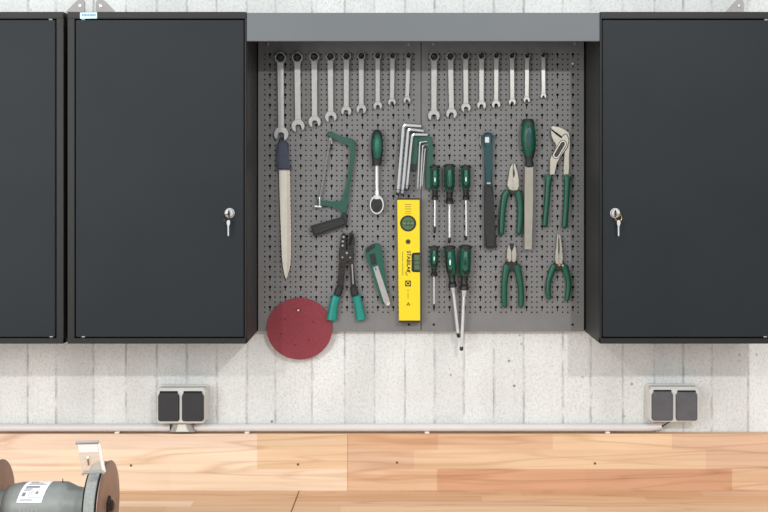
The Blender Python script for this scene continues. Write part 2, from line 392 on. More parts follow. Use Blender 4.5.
# ---------------------------------------------------------------- cabinets
YF = -0.196
def cabinet(pa, pb, hinge, label, lock_px=None, tab=None, sticker=False, pins=(), pb_vis=None):
    x0, x1 = X(pa, YF), X(pb, YF); z1, z0 = Z(12.0, YF), Z(343.6, YF); s = S(YF)
    yb = WALL_Y - 0.0005
    t = thing('wall_cabinet', label, 'cabinet', ((x0 + x1) / 2, yb, z0), 'slate wall cabinets')
    th = 0.0015
    wl, wr = (7.0 * s, 1.7 * s) if hinge == 'l' else (1.7 * s, 7.0 * s)
    bm = B()
    box(bm, x0 + .0004, x0 + th, YF, yb, z0, z1); box(bm, x1 - th, x1 - .0004, YF, yb, z0, z1)
    box(bm, x0, x1, YF, yb, z1 - th, z1); box(bm, x0, x1, YF, yb, z0, z0 + th)
    box(bm, x0, x1, yb - th, yb, z0, z1)
    fy = YF + 0.016
    rt, rb = 6.6 * s, 5.4 * s
    box(bm, x0 + .0001, x0 + wl, YF - .0008, fy, z0 + .0001, z1 - rt, .0009)
    box(bm, x1 - wr, x1 - .0001, YF - .0008, fy, z0 + .0001, z1 - rt, .0009)
    box(bm, x0 - .0002, x1 + .0002, YF - .002, fy, z1 - rt, z1 + .0003, .0016)
    box(bm, x0 + .0001, x1 - .0001, YF - .0012, fy, z0 - .0001, z0 + rb, .0012)
    obj('carcass', bm, 'carcass', t)
    gap = 1.3 * s
    dx0, dx1 = x0 + wl + gap * (1 if hinge == 'l' else .7), x1 - wr - gap * (.7 if hinge == 'l' else 1)
    dz0, dz1 = z0 + rb + gap, z1 - rt - gap * 1.15
    bm = B(); box(bm, dx0, dx1, YF - .0012, YF + .0165, dz0, dz1, .0012)
    d = obj('door', bm, 'door', t)
    for xs_ in ((x0, x0 + .0006), (x1 - .0006, x1)):
        b2 = B(); box(b2, xs_[0], xs_[1], YF + .0166, yb, z0 + .0002, z1 - .0002); obj('side_panel', b2, 'side', t)
    for p, q in pins:
        c = P(p, q, YF - .003); bm = B(); tube(bm, [c + Vector((-1.6 * s, .003, 0)), c + Vector((1.6 * s, .003, 0))], [.0018, .0018], 10)
        obj('hinge_pin', bm, 'zinc', t)
    if lock_px:
        lx, ly = lock_px; bm = B()
        c = P(lx, ly, YF - .012)
        prof = [(YF + .001, 5.0), (YF - .003, 5.0), (YF - .004, 4.4), (YF - .0085, 4.4), (YF - .0105, 3.8), (YF - .011, 2.0)]
        tube(bm, [Vector((c.x, y, c.z)) for y, r in prof], [r * s for y, r in prof], 22)
        lk = obj('lock', bm, 'chrome', d, True)
        bm = B(); box(bm, c.x - .4 * s, c.x + .4 * s, YF - .0118, YF - .0105, c.z - 2.4 * s, c.z + 2.2 * s)
        obj('keyhole', bm, 'dark', lk) if False else obj('keyhole', bm, 'dark', d)
    if tab:
        a, b, side = tab
        yw = WALL_Y - 0.004
        zt = 12.0 + 14
        if side == 'r':    # straight edge to the right
            o = [(a, zt), (a, 13.2), (a + (b - a) * .55, 1.5), (a + (b - a) * .68, -.4), (b - 3.6, -1.0), (b - 1.2, -.2), (b, 2.2), (b, zt)]
            sx = b - 4.6
        else:
            o = [(a, zt), (a, 2.2), (a + 1.2, -.2), (a + 3.6, -1.0), (b - (b - a) * .68, -.4), (b - (b - a) * .55, 1.5), (b, 13.2), (b, zt)]
            sx = a + 4.6
        bm = B(); plate(bm, o, yw + .003, yw, .0006)
        tb = obj('mounting_tab', bm, 'zinc', t)
        bm = B(); disc_y(bm, sx, 5.6, yw + .001, yw - .0025, 1.7, 14, 1.2)
        obj('screw', bm, 'chrome', tb, True)
    if sticker:
        bm = B(); plate(bm, [(80, 12.4), (97, 12.1), (97, 18.4), (80, 18.8)], YF - .0019, YF - .0026)
        st = obj('sticker', bm, 'label', t)
        x = 82.2
        for w in (1.1, .8, 1.3, .7, 1.2, .9, 1.4, .8, 1.1):
            bm = B(); plate(bm, [(x, 14.2), (x + w, 14.2), (x + w, 15.8), (x, 15.8)], YF - .0026, YF - .0029)
            if x < 95: obj('print', bm, 'labelink', st)
            else: bm.free()
            x += w + .5
    return t
cabinet(-115.2, 63.6, 'r', 'slate wall cabinet cut off by the left edge, no lock in view', None, (64.5, 84.5, 'r'), False, ((50.3, 19.3), (51, 336.9)))
cabinet(67.6, 246.4, 'l', 'slate wall cabinet left of the tool board, pale sticker on its top rail', (229, 213.3), (95.8, 116.5, 'l'), True, ((83, 19.2), (83, 336.9)))
cabinet(600.0, 778.8, 'r', 'slate wall cabinet right of the tool board', (616, 213.3), (724.5, 743.6, 'r'), False, ((766.5, 19.6), (765.5, 336.9)))

def key_set(lx, ly, side, hx, hy1, label):
    y = YF - .012; s = S(y)
    t = thing('cabinet_key', label, 'key', P(hx, hy1, y), 'keys in the cabinet locks')
    c = P(lx, ly, y)
    # bow of the key that sits in the lock
    bm = B(); ring(bm, circ(lx - .3, ly + .2, .9, 3.6, 16), circ(lx - .3, ly + 1.8, .45, 1.0, 16), y, y - .006)
    obj('key_bow', bm, 'darksteel', t, True)
    cx, cy = lx + side * 2.6, ly + 4.6
    bm = B(); q = [P(cx + 3.1 * math.cos(a), cy + 3.6 * math.sin(a), y - .004) for a in [i * 2 * math.pi / 22 for i in range(23)]]
    tube(bm, q, .0009, 8, False); obj('split_ring', bm, 'brass' if side > 0 else 'darksteel', t, True)
    bm = B()
    plate(bm, smoothpts([(hx - 1.0, ly + 7.2, 0), (hx + 1.2, ly + 7.0, 0), (hx + 1.8, ly + 9.6, 0), (hx + .9, ly + 12.6, 0), (hx - .8, ly + 12.6, 0), (hx - 1.5, ly + 9.6, 0)], 4, True), y - .004, y - .006, .0005)
    plate(bm, [(hx - .75, ly + 12), (hx + .75, ly + 12), (hx + .7, hy1 - 1), (hx, hy1), (hx - .6, hy1 - 1)], y - .0042, y - .0058, .0003)
    obj('hanging_key', bm, 'chrome', t)
key_set(229, 213.3, -1, 228.2, 236.4, 'cabinet keys hanging in the lock left of the tool board')
key_set(616, 213.3, 1, 618.6, 236.6, 'cabinet keys on a brass ring in the lock right of the tool board')

# canopy between the cabinets
t = thing('canopy', 'mid grey sheet-metal canopy bridging the cabinets above the tool board', 'canopy', (X(423, YF), -0.09, Z(41, YF)))
xa, xb = X(246.4, YF) + .0007, X(600, YF) - .0007
bm = B(); box(bm, xa, xb, YF + .001, YF + .003, Z(41, YF), Z(12.7, YF), .0006); box(bm, xa, xb, YF + .003, YF + .012, Z(41, YF), Z(41, YF) + .0015)
obj('fascia', bm, 'canopy', t)
bm = B(); box(bm, xa, xb, YF + .0032, WALL_Y - .001, Z(12.7, YF) - .0016, Z(12.7, YF) - .0002)
obj('top_panel', bm, 'canopy', t)

# ---------------------------------------------------------------- perforated tool boards
def sheet(key0, left, right):
    """panel with 10 keyhole columns; key0 = px of first keyhole column"""
    bm = B(); pitch = 15.43; cw = pitch / 3; rp = 10.116; top = 54.3; nrow = 26
    T = 0.0015
    def quad(a, b, c, d): bm.faces.new([bm.verts.new(P(p[0], p[1], 0)) for p in (a, b, c, d)])
    def cell(x0, x1, y0, y1, hole):
        n = len(hole); cx, cy = (x0 + x1) / 2, (y0 + y1) / 2
        inner = [bm.verts.new(P(h[0], h[1], 0)) for h in hole]; back = [bm.verts.new(P(h[0], h[1], 0) + Vector((0, T, 0))) for h in hole]
        co = [(x1, y0), (x1, y1), (x0, y1), (x0, y0)]
        corner = [bm.verts.new(P(p[0], p[1], 0)) for p in co]
        q = n // 4
        for k in range(4):
            # hole indices between corners (hole starts at the top right diagonal, going clockwise in the picture)
            for j in range(k * q, (k + 1) * q):
                bm.faces.new((corner[(k + 1) % 4] if j >= k * q + q // 2 else corner[k], inner[j], inner[(j + 1) % n]))
            m = inner[(k * q + q // 2) % n]
            bm.faces.new((corner[k], m, corner[(k + 1) % 4]))
        for j in range(n):
            bm.faces.new((inner[j], inner[(j + 1) % n], back[(j + 1) % n], back[j]))
    x_lo = key0 - 1.5 * cw; y_lo = top - rp / 4
    y_hi = y_lo + nrow * rp; x_hi = x_lo + 30 * cw
    r8 = lambda cx, cy, r: [(cx + r * math.cos(-math.pi / 4 + k * math.pi / 4), cy + r * math.sin(-math.pi / 4 + k * math.pi / 4)) for k in range(8)]
    for c in range(30):
        x0 = x_lo + c * cw; xc = x0 + cw / 2
        if c % 3 == 1:
            for r in range(nrow):
                y0 = y_lo + r * rp; hy = y0 + rp / 4; R, w, tl = 1.38, .42, 3.9
                hole = [(xc + R * .7, hy - R * .7), (xc + R, hy), (xc + R * .85, hy + R * .55), (xc + w, hy + R * .95),
                        (xc + w, hy + tl), (xc + w * .5, hy + tl + .3), (xc, hy + tl + .4), (xc - w * .5, hy + tl + .3),
                        (xc - w, hy + tl), (xc - w, hy + R * .95), (xc - R * .85, hy + R * .55), (xc - R, hy),
                        (xc - R * .7, hy - R * .7), (xc - R * .4, hy - R * .92), (xc, hy - R), (xc + R * .4, hy - R * .92)]
                cell(x0, x0 + cw, y0, y0 + rp, hole)
        else:
            for r in range(nrow * 2):
                y0 = y_lo + r * rp / 2
                cell(x0, x0 + cw, y0, y0 + rp / 2, r8(xc, y0 + rp / 4, .84))
    t_, b_ = 36.0, 331.3
    quad((left, t_), (right, t_), (right, y_lo), (left, y_lo)); quad((left, y_hi), (right, y_hi), (right, b_), (left, b_))
    quad((left, y_lo), (x_lo, y_lo), (x_lo, y_hi), (left, y_hi)); quad((x_hi, y_lo), (right, y_lo), (right, y_hi), (x_hi, y_hi))
    # folded edges
    for a, b in (((left, t_), (left, b_)), ((left, b_), (right, b_)), ((right, b_), (right, t_)), ((right, t_), (left, t_))):
        v = [P(*a), P(*b)]; bm.faces.new([bm.verts.new(x) for x in (v[0], v[1], v[1] + Vector((0, .006, 0)), v[0] + Vector((0, .006, 0)))])
    return bm
def pegboard(key0, left, right, bl, br, screws, holes, label):
    t = thing('pegboard', label, 'pegboard', P((left + right) / 2, 331.3, .005), 'perforated steel tool boards')
    obj('perforated_sheet', sheet(key0, left, right), 'board', t)
    bm = B(); box(bm, X(bl, 0), X(br, 0), .0075, .0195, Z(330.6, 0), Z(36, 0)); obj('shade_backing', bm, 'dark', t)  # added dark sheet, gives holes and side gaps their deep shade
    for p, q in screws:
        bm = B(); disc_y(bm, p, q, .001, -.003, 1.5, 12, 1.0); obj('screw', bm, 'chrome', t, True)
    for p, q in holes:
        bm = B(); disc_y(bm, p, q, .0005, -.0005, 1.25, 12); obj('screw_socket', bm, 'dark', t)
pegboard(269.9, 258.2, 420.7, 256.9, 421.0, ((267.5, 43.4), (408.5, 44)), ((269.5, 324.6), (409, 324.6)), 'grey perforated steel board left of the seam, behind the yellow level')
pegboard(434.1, 421.5, 583.9, 421.05, 585.6, ((433.2, 43.8), (575, 43.5), (572.8, 63.6)), ((433.8, 324.6), (572.7, 324.6)), 'grey perforated steel board right of the seam, behind the pliers')

# ---------------------------------------------------------------- wrenches
ORD = ['longest', 'second longest', 'third longest', 'fourth longest', 'fifth longest', 'sixth longest', 'seventh longest', 'second shortest', 'shortest']
ORD8 = ORD[:6] + ['second shortest', 'shortest']
def wrench(rx, ry, rr, ox, oy, orr, tilt, label, hooklabel, group):
    yb, yf = -.0022, -.0105
    t = thing('combination_wrench', label, 'wrench', P(ox, oy + orr, yf), group)
    bm = B(); n = 24
    ring(bm, circ(rx, ry, rr, n=n), circ(rx, ry, rr * .80, n=n), yb, yf - .0015); obj('ring_end', bm, 'steel', t, True)
    w = (1.5 + .82 * rr) / 2; w2 = w * .93
    dx, dy = ox - rx, oy - ry; L = math.hypot(dx, dy); ux, uy = dx / L, dy / L; nx, ny = -uy, ux
    a = rr * .86; b = L - orr * .8
    p = lambda s_, k: (rx + ux * s_ + nx * k, ry + uy * s_ + ny * k)
    bm = B(); plate(bm, [p(a, -w * 1.15), p(a + 4, -w), p(b - 4, -w2), p(b, -w2 * 1.2), p(b, w2 * 1.2), p(b - 4, w2), p(a + 4, w), p(a, w * 1.15)], yb, yf, .0016, 2)
    obj('shank', bm, 'steel', t)
    # open jaw: opens downwards
    ang = math.atan2(uy, ux) + math.radians(tilt); h = .47
    dirx, diry = math.cos(ang), math.sin(ang); sx, sy = -diry, dirx
    q = lambda f, s_: (ox + orr * (dirx * f + sx * s_), oy + orr * (diry * f + sy * s_))
    a0 = math.asin(h / 1.0)
    o = []
    for i in range(25):
        th = a0 + .16 + (2 * math.pi - 2 * a0 - .32) * i / 24
        o.append(q(math.cos(th) * 1.0, math.sin(th)))
    o.append(q(.80, -h)); o.append(q(.08, -h))
    for i in range(1, 6):
        th = -math.pi / 2 - math.pi * i / 6
        o.append(q(.08 + h * .75 * math.cos(th), h * math.sin(th)))
    o.append(q(.08, h)); o.append(q(.80, h))
    bm = B(); plate(bm, o, yb, yf - .0005, .0007, 1); obj('open_jaw', bm, 'steel', t)
    bm = B(); pr = rr * .58; c = P(rx, ry - rr * .14, 0)
    tube(bm, [c + Vector((0, -.0004, 0)), c + Vector((0, -.016, 0)), c + Vector((0, -.0175, 0))], [pr * S(), pr * S(), pr * S() * .7], 14)
    tag(obj('peg_hook', bm, 'hook', None, True), hooklabel, 'hook', 'wrench pegs')
LW = [(280.4, 57.8, 5.6, 281.2, 134.0, 7.4, 8), (297.3, 57.6, 5.3, 298.0, 125.9, 6.7, -12), (314.2, 57, 4.9, 314.6, 121.8, 6.3, -10), (330.3, 56.8, 4.5, 330.8, 116.8, 6.0, -10), (346.5, 56.3, 4.2, 346.2, 111, 5.2, 6),
      (361.3, 56, 3.9, 361.3, 109.2, 5.0, 6), (377.7, 55.8, 3.4, 377.7, 105.8, 4.5, -6), (392.6, 55.8, 3.2, 391.9, 102.2, 4.0, -8), (408.5, 55.6, 3.0, 407, 100.2, 3.7, -6)]
RW = [(434.1, 56.8, 4.7, 433.9, 115.6, 6.0, 0), (450.5, 56.6, 4.3, 451.5, 113.6, 5.5, 8), (465.6, 56, 3.9, 465.9, 107.7, 4.9, -6), (481.5, 55.8, 3.7, 481.5, 105.2, 4.6, 4), (496.4, 55.6, 3.3, 496.1, 104.4, 4.4, -4),
      (512, 55.8, 3.1, 512.3, 102.2, 3.7, 4), (527.2, 55.8, 2.9, 526.7, 99.9, 3.4, -4), (543.3, 55.3, 2.7, 543.5, 96, 3.0, 0)]
for w_, o_ in zip(LW, ORD):
    wrench(*w_, f'{o_} of the nine wrenches hanging on the board left of the seam', f'black peg holding the {o_} wrench left of the board seam', 'wrenches left of the board seam')
for w_, o_ in zip(RW, ORD8):
    wrench(*w_, f'{o_} of the eight wrenches hanging on the board right of the seam', f'black peg holding the {o_} wrench right of the board seam', 'wrenches right of the board seam')

# ---------------------------------------------------------------- bread knife
t = thing('bread_knife', 'long knife with navy handle and pale serrated blade pointing down', 'knife', P(286, 279, -.01))
bm = B(); plate(bm, [(277.6, 143), (279, 141.8), (287, 142), (288, 143.5), (288.2, 160), (289, 164), (291.2, 168), (290.8, 169.2), (277.0, 169.2), (277.0, 160)], -.002, -.017, .002, 3)
plate(bm, [(280, 136.5), (285, 136), (286, 142.5), (279.4, 142.5)], -.003, -.010, .001)
obj('handle', bm, 'navy', t, True)
bm = B(); plate(bm, [(276.8, 168.4), (291.4, 168.2), (291.0, 170), (277.2, 170.2)], -.004, -.0125, .001); obj('bolster', bm, 'greyink', t)
blade = [(279.0, 170)]; edge = []
y = 170; k = 0
while y < 236:
    edge.append((289.6 + (y - 170) * .016 + (.45 if k % 2 else 0), y)); y += 2.2; k += 1
edge += [(290.8, 240), (290.8, 256), (290.4, 264), (289.2, 270), (287.4, 276), (286.0, 279.6)]
lft = [(284.6, 275), (283.2, 268), (282.0, 258), (281.2, 240), (280.3, 215), (279.5, 190)]
bm = B(); plate(bm, blade + edge + lft, -.0065, -.009, .0004, 1); bl = obj('blade', bm, 'blade', t)
bm = B(); plate(bm, [(286.9, 170.4), (289.4, 170.4), (290.2, 215), (290.4, 256), (289.0, 269), (286.2, 278), (287.2, 262), (287.4, 240)], -.009, -.0094); obj('bevel', bm, 'bladedge', bl)

# ---------------------------------------------------------------- junior hacksaw
t = thing('hacksaw', 'small green-framed hacksaw with black handle hanging tilted', 'saw', P(330, 236, -.012))
yb, yf = -.004, -.014
fr = [(326.6, 134.4), (327.6, 131.6), (332.2, 131.4), (333.4, 133.6), (340, 136.0), (348, 137.8), (353.6, 139.8), (356.0, 142.6), (356.0, 147.5), (353.8, 162), (350.8, 182), (347.8, 198), (347.8, 209), (346.4, 213.6), (342.2, 213.6), (341.0, 209.4),
      (338.6, 208.0), (330, 206.4), (321, 206.2), (317.0, 205.4), (316.4, 200.4), (318.6, 199.2), (322, 201.4), (334, 202.4), (341.4, 201.6), (343.6, 198), (346.2, 184), (349.4, 164), (351.4, 149), (350.8, 146.4), (346, 144.4), (338, 140.8), (331, 137.4), (327.6, 136.4)]
bm = B(); plate(bm, fr, yb, yf, .0024, 3); obj('frame', bm, 'sawgreen', t, True)
bm = B(); plate(bm, [(353.0, 143), (354.8, 144), (354.0, 152), (351.0, 172), (347.8, 192), (346.4, 199), (345.6, 198.6), (348.4, 183), (351.4, 163)], yf, yf - .0012, .0004, 1); obj('frame_rib', bm, 'green', t)
bm = B(); tube(bm, [P(330.2, 138, -.010), P(319.6, 200, -.010)], [(.55 * S(), .004)] * 2, 8); obj('saw_blade', bm, 'chrome', t)
bm = B(); tube(bm, smoothpts([P(329.4, 139.6, -.011), P(330.4, 138.2, -.013), P(331.6, 141, -.012), P(331.8, 144, -.011)], 4), .0016, 8); obj('blade_hook', bm, 'zinc', t, True)
bm = B(); rod(bm, P(319.6, 197, -.013), P(319.6, 206.5, -.013), [(0, .9), (.9, .9), (1, .7)], 10); rod(bm, P(314.4, 206.2, -.015), P(321.6, 206.8, -.015), [(0, .8), (.1, 1.2), (.9, 1.2), (1, .8)], 10); obj('tension_screw', bm, 'chrome', t, True)
bm = B(); plate(bm, [(310.2, 226.4), (312, 225.4), (342, 216.8), (344.4, 217.2), (347.0, 223.4), (346.2, 225.4), (315.4, 236.4), (313.4, 236.0)], -.001, -.022, .005, 3)
plate(bm, [(341.4, 212.5), (346.4, 212.5), (347.4, 222), (343, 220)], -.005, -.0165, .002, 2)
obj('handle', bm, 'blackgrip', t, True)

# ---------------------------------------------------------------- ratchet
t = thing('ratchet', 'socket ratchet with oval head down and black-green handle', 'ratchet', P(377, 214, -.014))
y = -.016
bm = B(); rod(bm, P(377.2, 129.6, y), P(376.9, 165.6, y), [(0, 1.8), (.03, 3.4), (.12, 4.8), (.35, 6.0), (.6, 5.9), (.8, 5.2), (.92, 4.8), (.98, 4.8), (1, 3.8)], 20, .95); obj('handle', bm, 'black', t, True)
bm = B(); rod(bm, P(377.3, 133, y - .002), P(377.1, 159.5, y - .002), [(0, 1.6), (.06, 3.4), (.3, 5.2), (.6, 5.2), (.92, 4.1), (1, 2.4)], 16, 1.25); obj('grip_inlay', bm, 'greenpanel', t, True)
bm = B(); rod(bm, P(376.9, 165, y + .004), P(377, 199, y + .004), [(0, 2.3), (.1, 1.9), (.7, 1.9), (.88, 2.4), (1, 4.2)], 16, .9); obj('shaft', bm, 'chrome', t, True)
bm = B(); ring(bm, circ(376.8, 204.6, 7.0, 9.6, 28), circ(376.7, 205.0, 5.9, 7.8, 28), -.003, -.019); plate(bm, circ(376.8, 204.6, 6.8, 9.4, 28), -.003, -.010); obj('head', bm, 'chrome', t, True)
bm = B(); plate(bm, circ(376.7, 205.2, 5.8, 7.6, 26), -.006, -.0185, .002, 2); obj('head_cover', bm, 'darksteel', t, True)
bm = B(); disc_y(bm, 376.7, 207.2, -.016, -.021, 1.9, 14); obj('selector', bm, 'black', t)

# ---------------------------------------------------------------- hex keys in a holder
t = thing('hex_key_holder', 'dark green plastic holder behind the hex keys', 'tool holder', P(424, 189, -.005))
bm = B()
plate(bm, [(412.0, 136), (414, 134.6), (417.8, 136), (417.4, 150), (416.4, 168), (415.6, 170.2), (411.6, 169.6), (410.6, 167.6), (411.2, 150)], -.0015, -.014, .0015, 2)
plate(bm, [(413.6, 135.4), (431.4, 136.6), (432.4, 139), (432.8, 146), (412.2, 144.6)], -.0015, -.009, .0015, 2)
plate(bm, [(426.4, 138.6), (432.0, 138.6), (433.2, 150), (432.2, 172), (430.8, 188.6), (426.6, 188.6), (426.2, 172), (427.4, 152)], -.0015, -.014, .0015, 2)
obj('holder_body', bm, 'green', t, True)
bm = B(); plate(bm, [(411.4, 163.5), (416.6, 163.5), (416.2, 169.6), (411.4, 169.2)], -.013, -.0146, .001); obj('end_cap', bm, 'black', t)
HK = [((397.7, 192.6), (403.4, 125.0), (420.6, 126.2), 2.2, 'largest'), ((402.3, 193.4), (408.2, 129.4), (423, 131.0), 1.95, 'second largest'), ((406.8, 188.6), (412.2, 134.6), (427, 134.8), 1.75, 'third largest'),
      ((417.6, 188.6), (419.8, 142.4), (428.6, 141.2), 1.0, 'fourth largest'), ((420.2, 189), (422.6, 145.6), (429.8, 144.4), .85, 'second smallest'), ((422.0, 186.4), (425.0, 149.4), (430.4, 147.8), .7, 'smallest')]
for i, (b0, c0, e0, w, nm) in enumerate(HK):
    y = -.0205 - .0012 * (5 - i) * .3
    pts = [P(*b0, y)]
    pts += [P(*b0, y).lerp(P(*c0, y), k) for k in (.05, .5, .93)]
    cor = P(*c0, y); e = P(*e0, y + .012)
    a_ = P(*b0, y).lerp(cor, .965); bq = cor.lerp(e, .16)
    for k in range(1, 6):
        tt = k / 6; pts.append(a_ * (1 - tt) ** 2 + cor * 2 * tt * (1 - tt) + bq * tt * tt)
    pts += [bq, cor.lerp(e, .6), e]
    bm = B(); s = S(y); tube(bm, pts, [w * s * .8] + [w * s] * (len(pts) - 1), 6)
    t = thing('hex_key', f'{nm} of the six L-shaped hex keys in the green holder', 'hex key', P(*b0, y), 'hex keys in the green holder')
    obj('key_body', bm, 'hexchrome', t)
    if i < 3:
        bm = B(); d_ = (P(*c0, y) - P(*b0, y)).normalized()
        tube(bm, [P(*b0, y) + d_ * .0085, P(*b0, y) + d_ * .007], [w * s * 1.04] * 2, 8)
        tube(bm, [P(*b0, y) + d_ * .001, P(*b0, y) - d_ * .003, P(*b0, y) - d_ * .006], [w * s * .7, w * s * .95, w * s * .4], 10)
        obj('ball_end', bm, 'darksteel', t, True)

# ---------------------------------------------------------------- screwdrivers
def screwdriver(top, hb, nb, sb, tip, w, sw, label, mark, ferrule=0):
    """top/hb/nb/sb/tip are (x, y): handle top, green end, neck end, bright shaft end, tip"""
    y = -.004 - w * .5 * S() - .002; s = S(y)
    t = thing('screwdriver', label, 'screwdriver', P(*tip, y), 'green-handled screwdrivers')
    L = nb[1] - top[1]; g = (hb[1] - top[1]) / L; r = w / 2
    bm = B(); rod(bm, P(*top, y), P(*nb, y), [(.03, r * .8), (.05, r * .94), (.1, r * .98), (g * .35, r * .98), (g * .7, r), (g * .9, r * .88), (g * .99, r * .66)], 18)
    h = obj('handle', bm, 'green', t, True)
    bm = B(); rod(bm, P(*top, y), P(*nb, y), [(0, r * .6), (.015, r * .86), (.05, r * .99), (.085, r * .99)], 18); obj('end_cap', bm, 'black', t, True)
    bm = B(); rod(bm, P(*top, y), P(*nb, y), [(g * .93, r * .74), (g * 1.0, r * .66), ((g + 1) / 2, r * .56), (.86, r * .6), (.88, r * .74), (.91, r * .66), (.93, r * .78), (.985, r * .78), (1, r * .6)], 18); obj('neck', bm, 'hook', t, True)
    # ears of the spring clip
    bm = B()
    a = P(top[0], top[1] + 1.8, y)
    tube(bm, [a + Vector((-r * 1.12 * s, r * s * .35, -.001)), a + Vector((-r * .9 * s, 0, .0008)), a + Vector((r * .9 * s, 0, .0008)), a + Vector((r * 1.12 * s, r * s * .35, -.001))], .0017, 8)
    obj('collar', bm, 'hook', t, True)
    p0 = P(top[0] + (hb[0] - top[0]) * .04, top[1] + (hb[1] - top[1]) * .04, y - .0012); p1 = P(hb[0], hb[1] - .4, y - .0012)
    bm = B(); rod(bm, p0, p1, [(0, r * .4), (.05, r * .68), (.14, r * .8), (.5, r * .84), (.8, r * .82), (.94, r * .64), (1, r * .3)], 18, 1.22); obj('panel_rim', bm, 'hook', t, True)
    p0 = P(top[0] + (hb[0] - top[0]) * .08, top[1] + (hb[1] - top[1]) * .08, y - .0012); p1 = P(hb[0], hb[1] - 1.8, y - .0012)
    bm = B(); rod(bm, p0, p1, [(0, r * .3), (.05, r * .56), (.14, r * .69), (.5, r * .74), (.8, r * .72), (.94, r * .52), (1, r * .22)], 16, 1.52)
    obj('grip_panel', bm, 'greenpanel', t, True)
    fx = top[0] + (hb[0] - top[0]) * .14; fy = top[1] + (hb[1] - top[1]) * .14
    yy = y - .0012 - r * s * .69 * 1.52
    bm = B(); plate(bm, circ(fx, fy, r * .3, r * .42, 14), yy + .004, yy - .0008, .0004, 1); obj('hang_hole', bm, 'hook', t)
    mx = top[0] + (hb[0] - top[0]) * .55; my = top[1] + (hb[1] - top[1]) * .57; yy = y - .0012 - r * s * .74 * 1.52
    bm = B(); ring(bm, circ(mx, my, r * .33, r * .95, 18), circ(mx, my, r * .25, r * .86, 18), yy + .002, yy - .0004); obj('mark_rim', bm, 'green', t)
    bm = B(); plate(bm, circ(mx, my, r * .14, r * .55, 10), yy + .002, yy - .0005); obj('mark', bm, mark, t)
    bm = B(); q = nb
    if ferrule:
        rod(bm, P(*nb, y), P(nb[0] + (sb[0] - nb[0]) * .12, nb[1] + (sb[1] - nb[1]) * .12, y), [(0, ferrule), (.5, ferrule * .8), (1, sw * .55)], 14)
    rod(bm, P(nb[0], nb[1] - 1.0, y), P(*sb, y), [(0, sw / 2), (1, sw / 2)], 12)
    obj('shaft', bm, 'chrome', t, True)
    bm = B(); rod(bm, P(*sb, y), P(*tip, y), [(0, sw * .5), (.1, sw * .56), (.75, sw * .56), (1, sw * .25)], 10); obj('tip', bm, 'darksteel', t, True)
screwdriver((434.9, 165.3), (435, 190.5), (435, 200), (434.9, 226.5), (434.4, 233.6), 9.0, 2.2, 'leftmost screwdriver of the upper row of three', 'white')
screwdriver((449.5, 163.9), (449.6, 192), (449.6, 203.8), (449.6, 237.5), (449.2, 243.4), 10.6, 2.8, 'middle and longest screwdriver of the upper row of three', 'greenpanel', 1.9)
screwdriver((465.9, 165), (466, 190), (466.1, 200), (466.4, 236), (465.8, 240.4), 9.4, 2.0, 'rightmost screwdriver of the upper row of three', 'white')
screwdriver((434.2, 245.8), (434.1, 268.5), (434, 276.4), (434.1, 304), (434, 309.8), 8.6, 1.8, 'smallest screwdriver, under the upper row beside the level', 'white')
screwdriver((449.2, 245.6), (450.8, 275), (452.8, 287.4), (458.0, 333.0), (458.9, 337.8), 11.0, 3.2, 'leaning screwdriver in the lower row crossing the board bottom edge', 'white', 2.6)
screwdriver((465.8, 244.8), (465.0, 276), (464.2, 290), (461.6, 346.6), (461.4, 350.8), 11.8, 3.4, 'longest screwdriver, its blade tip hanging furthest below the board', 'darksteel', 2.9)

# ---------------------------------------------------------------- spirit level
t = thing('spirit_level', 'yellow spirit level hanging upright across the board seam', 'spirit level', P(409, 321, -.012))
yf = -.026
bm = B()
out = [(397.2, 199.8), (419.6, 199.8), (419.9, 252.6), (412.8, 252.6), (411.2, 254.2), (411.2, 270.8), (412.8, 272.4), (420.0, 272.4), (420.2, 320.6), (398.9, 320.6)]
plate(bm, out, -.0035, yf, .0007, 1); obj('body', bm, 'yellow', t)
bm = B(); plate(bm, [(397.0, 198.4), (419.8, 198.4), (419.8, 199.9), (397.0, 199.9)], -.003, yf + .0006); obj('end_cap', bm, 'ink', t)
bm = B(); plate(bm, [(398.7, 320.5), (420.3, 320.5), (420.3, 322.6), (398.7, 322.6)], -.003, yf + .0006); obj('end_cap', bm, 'ink', t)
bm = B(); ring(bm, circ(408.1, 223.4, 8.1, n=28), circ(408.1, 223.4, 6.3, n=28), yf + .004, yf - .0008); obj('vial_rim', bm, 'hook', t, True)
bm = B(); plate(bm, circ(408.1, 223.4, 7.0, n=28), yf + .004, yf - .0002); v = obj('round_vial', bm, 'vial', t)
bm = B(); tube(bm, [P(402.6, 223.4, yf - .0005), P(413.6, 223.4, yf - .0005)], [2.7 * S(yf) * .6] + [2.7 * S(yf) * .6], 12); obj('vial_tube', bm, 'vialtube', v, True)
for xx in (406.4, 409.8):
    bm = B(); plate(bm, [(xx, 220.9), (xx + .5, 220.9), (xx + .5, 225.9), (xx, 225.9)], yf - .004, yf - .0051); obj('vial_line', bm, 'hook', v)
bm = B(); disc_y(bm, 408.1, 241.7, yf + .002, yf - .0006, 2.5, 18); obj('hang_hole', bm, 'bronze', t)
bm = B(); disc_y(bm, 408.1, 241.7, yf, yf - .0008, 1.5, 18); obj('hang_hole', bm, 'ink', t)
bm = B(); plate(bm, [(419.9, 253), (413.0, 253), (411.5, 254.4), (411.5, 270.6), (413.0, 272.1), (420.0, 272.1)], -.004, yf + .004); obj('vial_holder', bm, 'hook', t)
bm = B(); plate(bm, [(414.2, 255), (419.9, 255), (420, 270), (414.2, 270)], yf + .006, yf + .001, .002, 2); v2 = obj('level_vial', bm, 'vial', t, True)
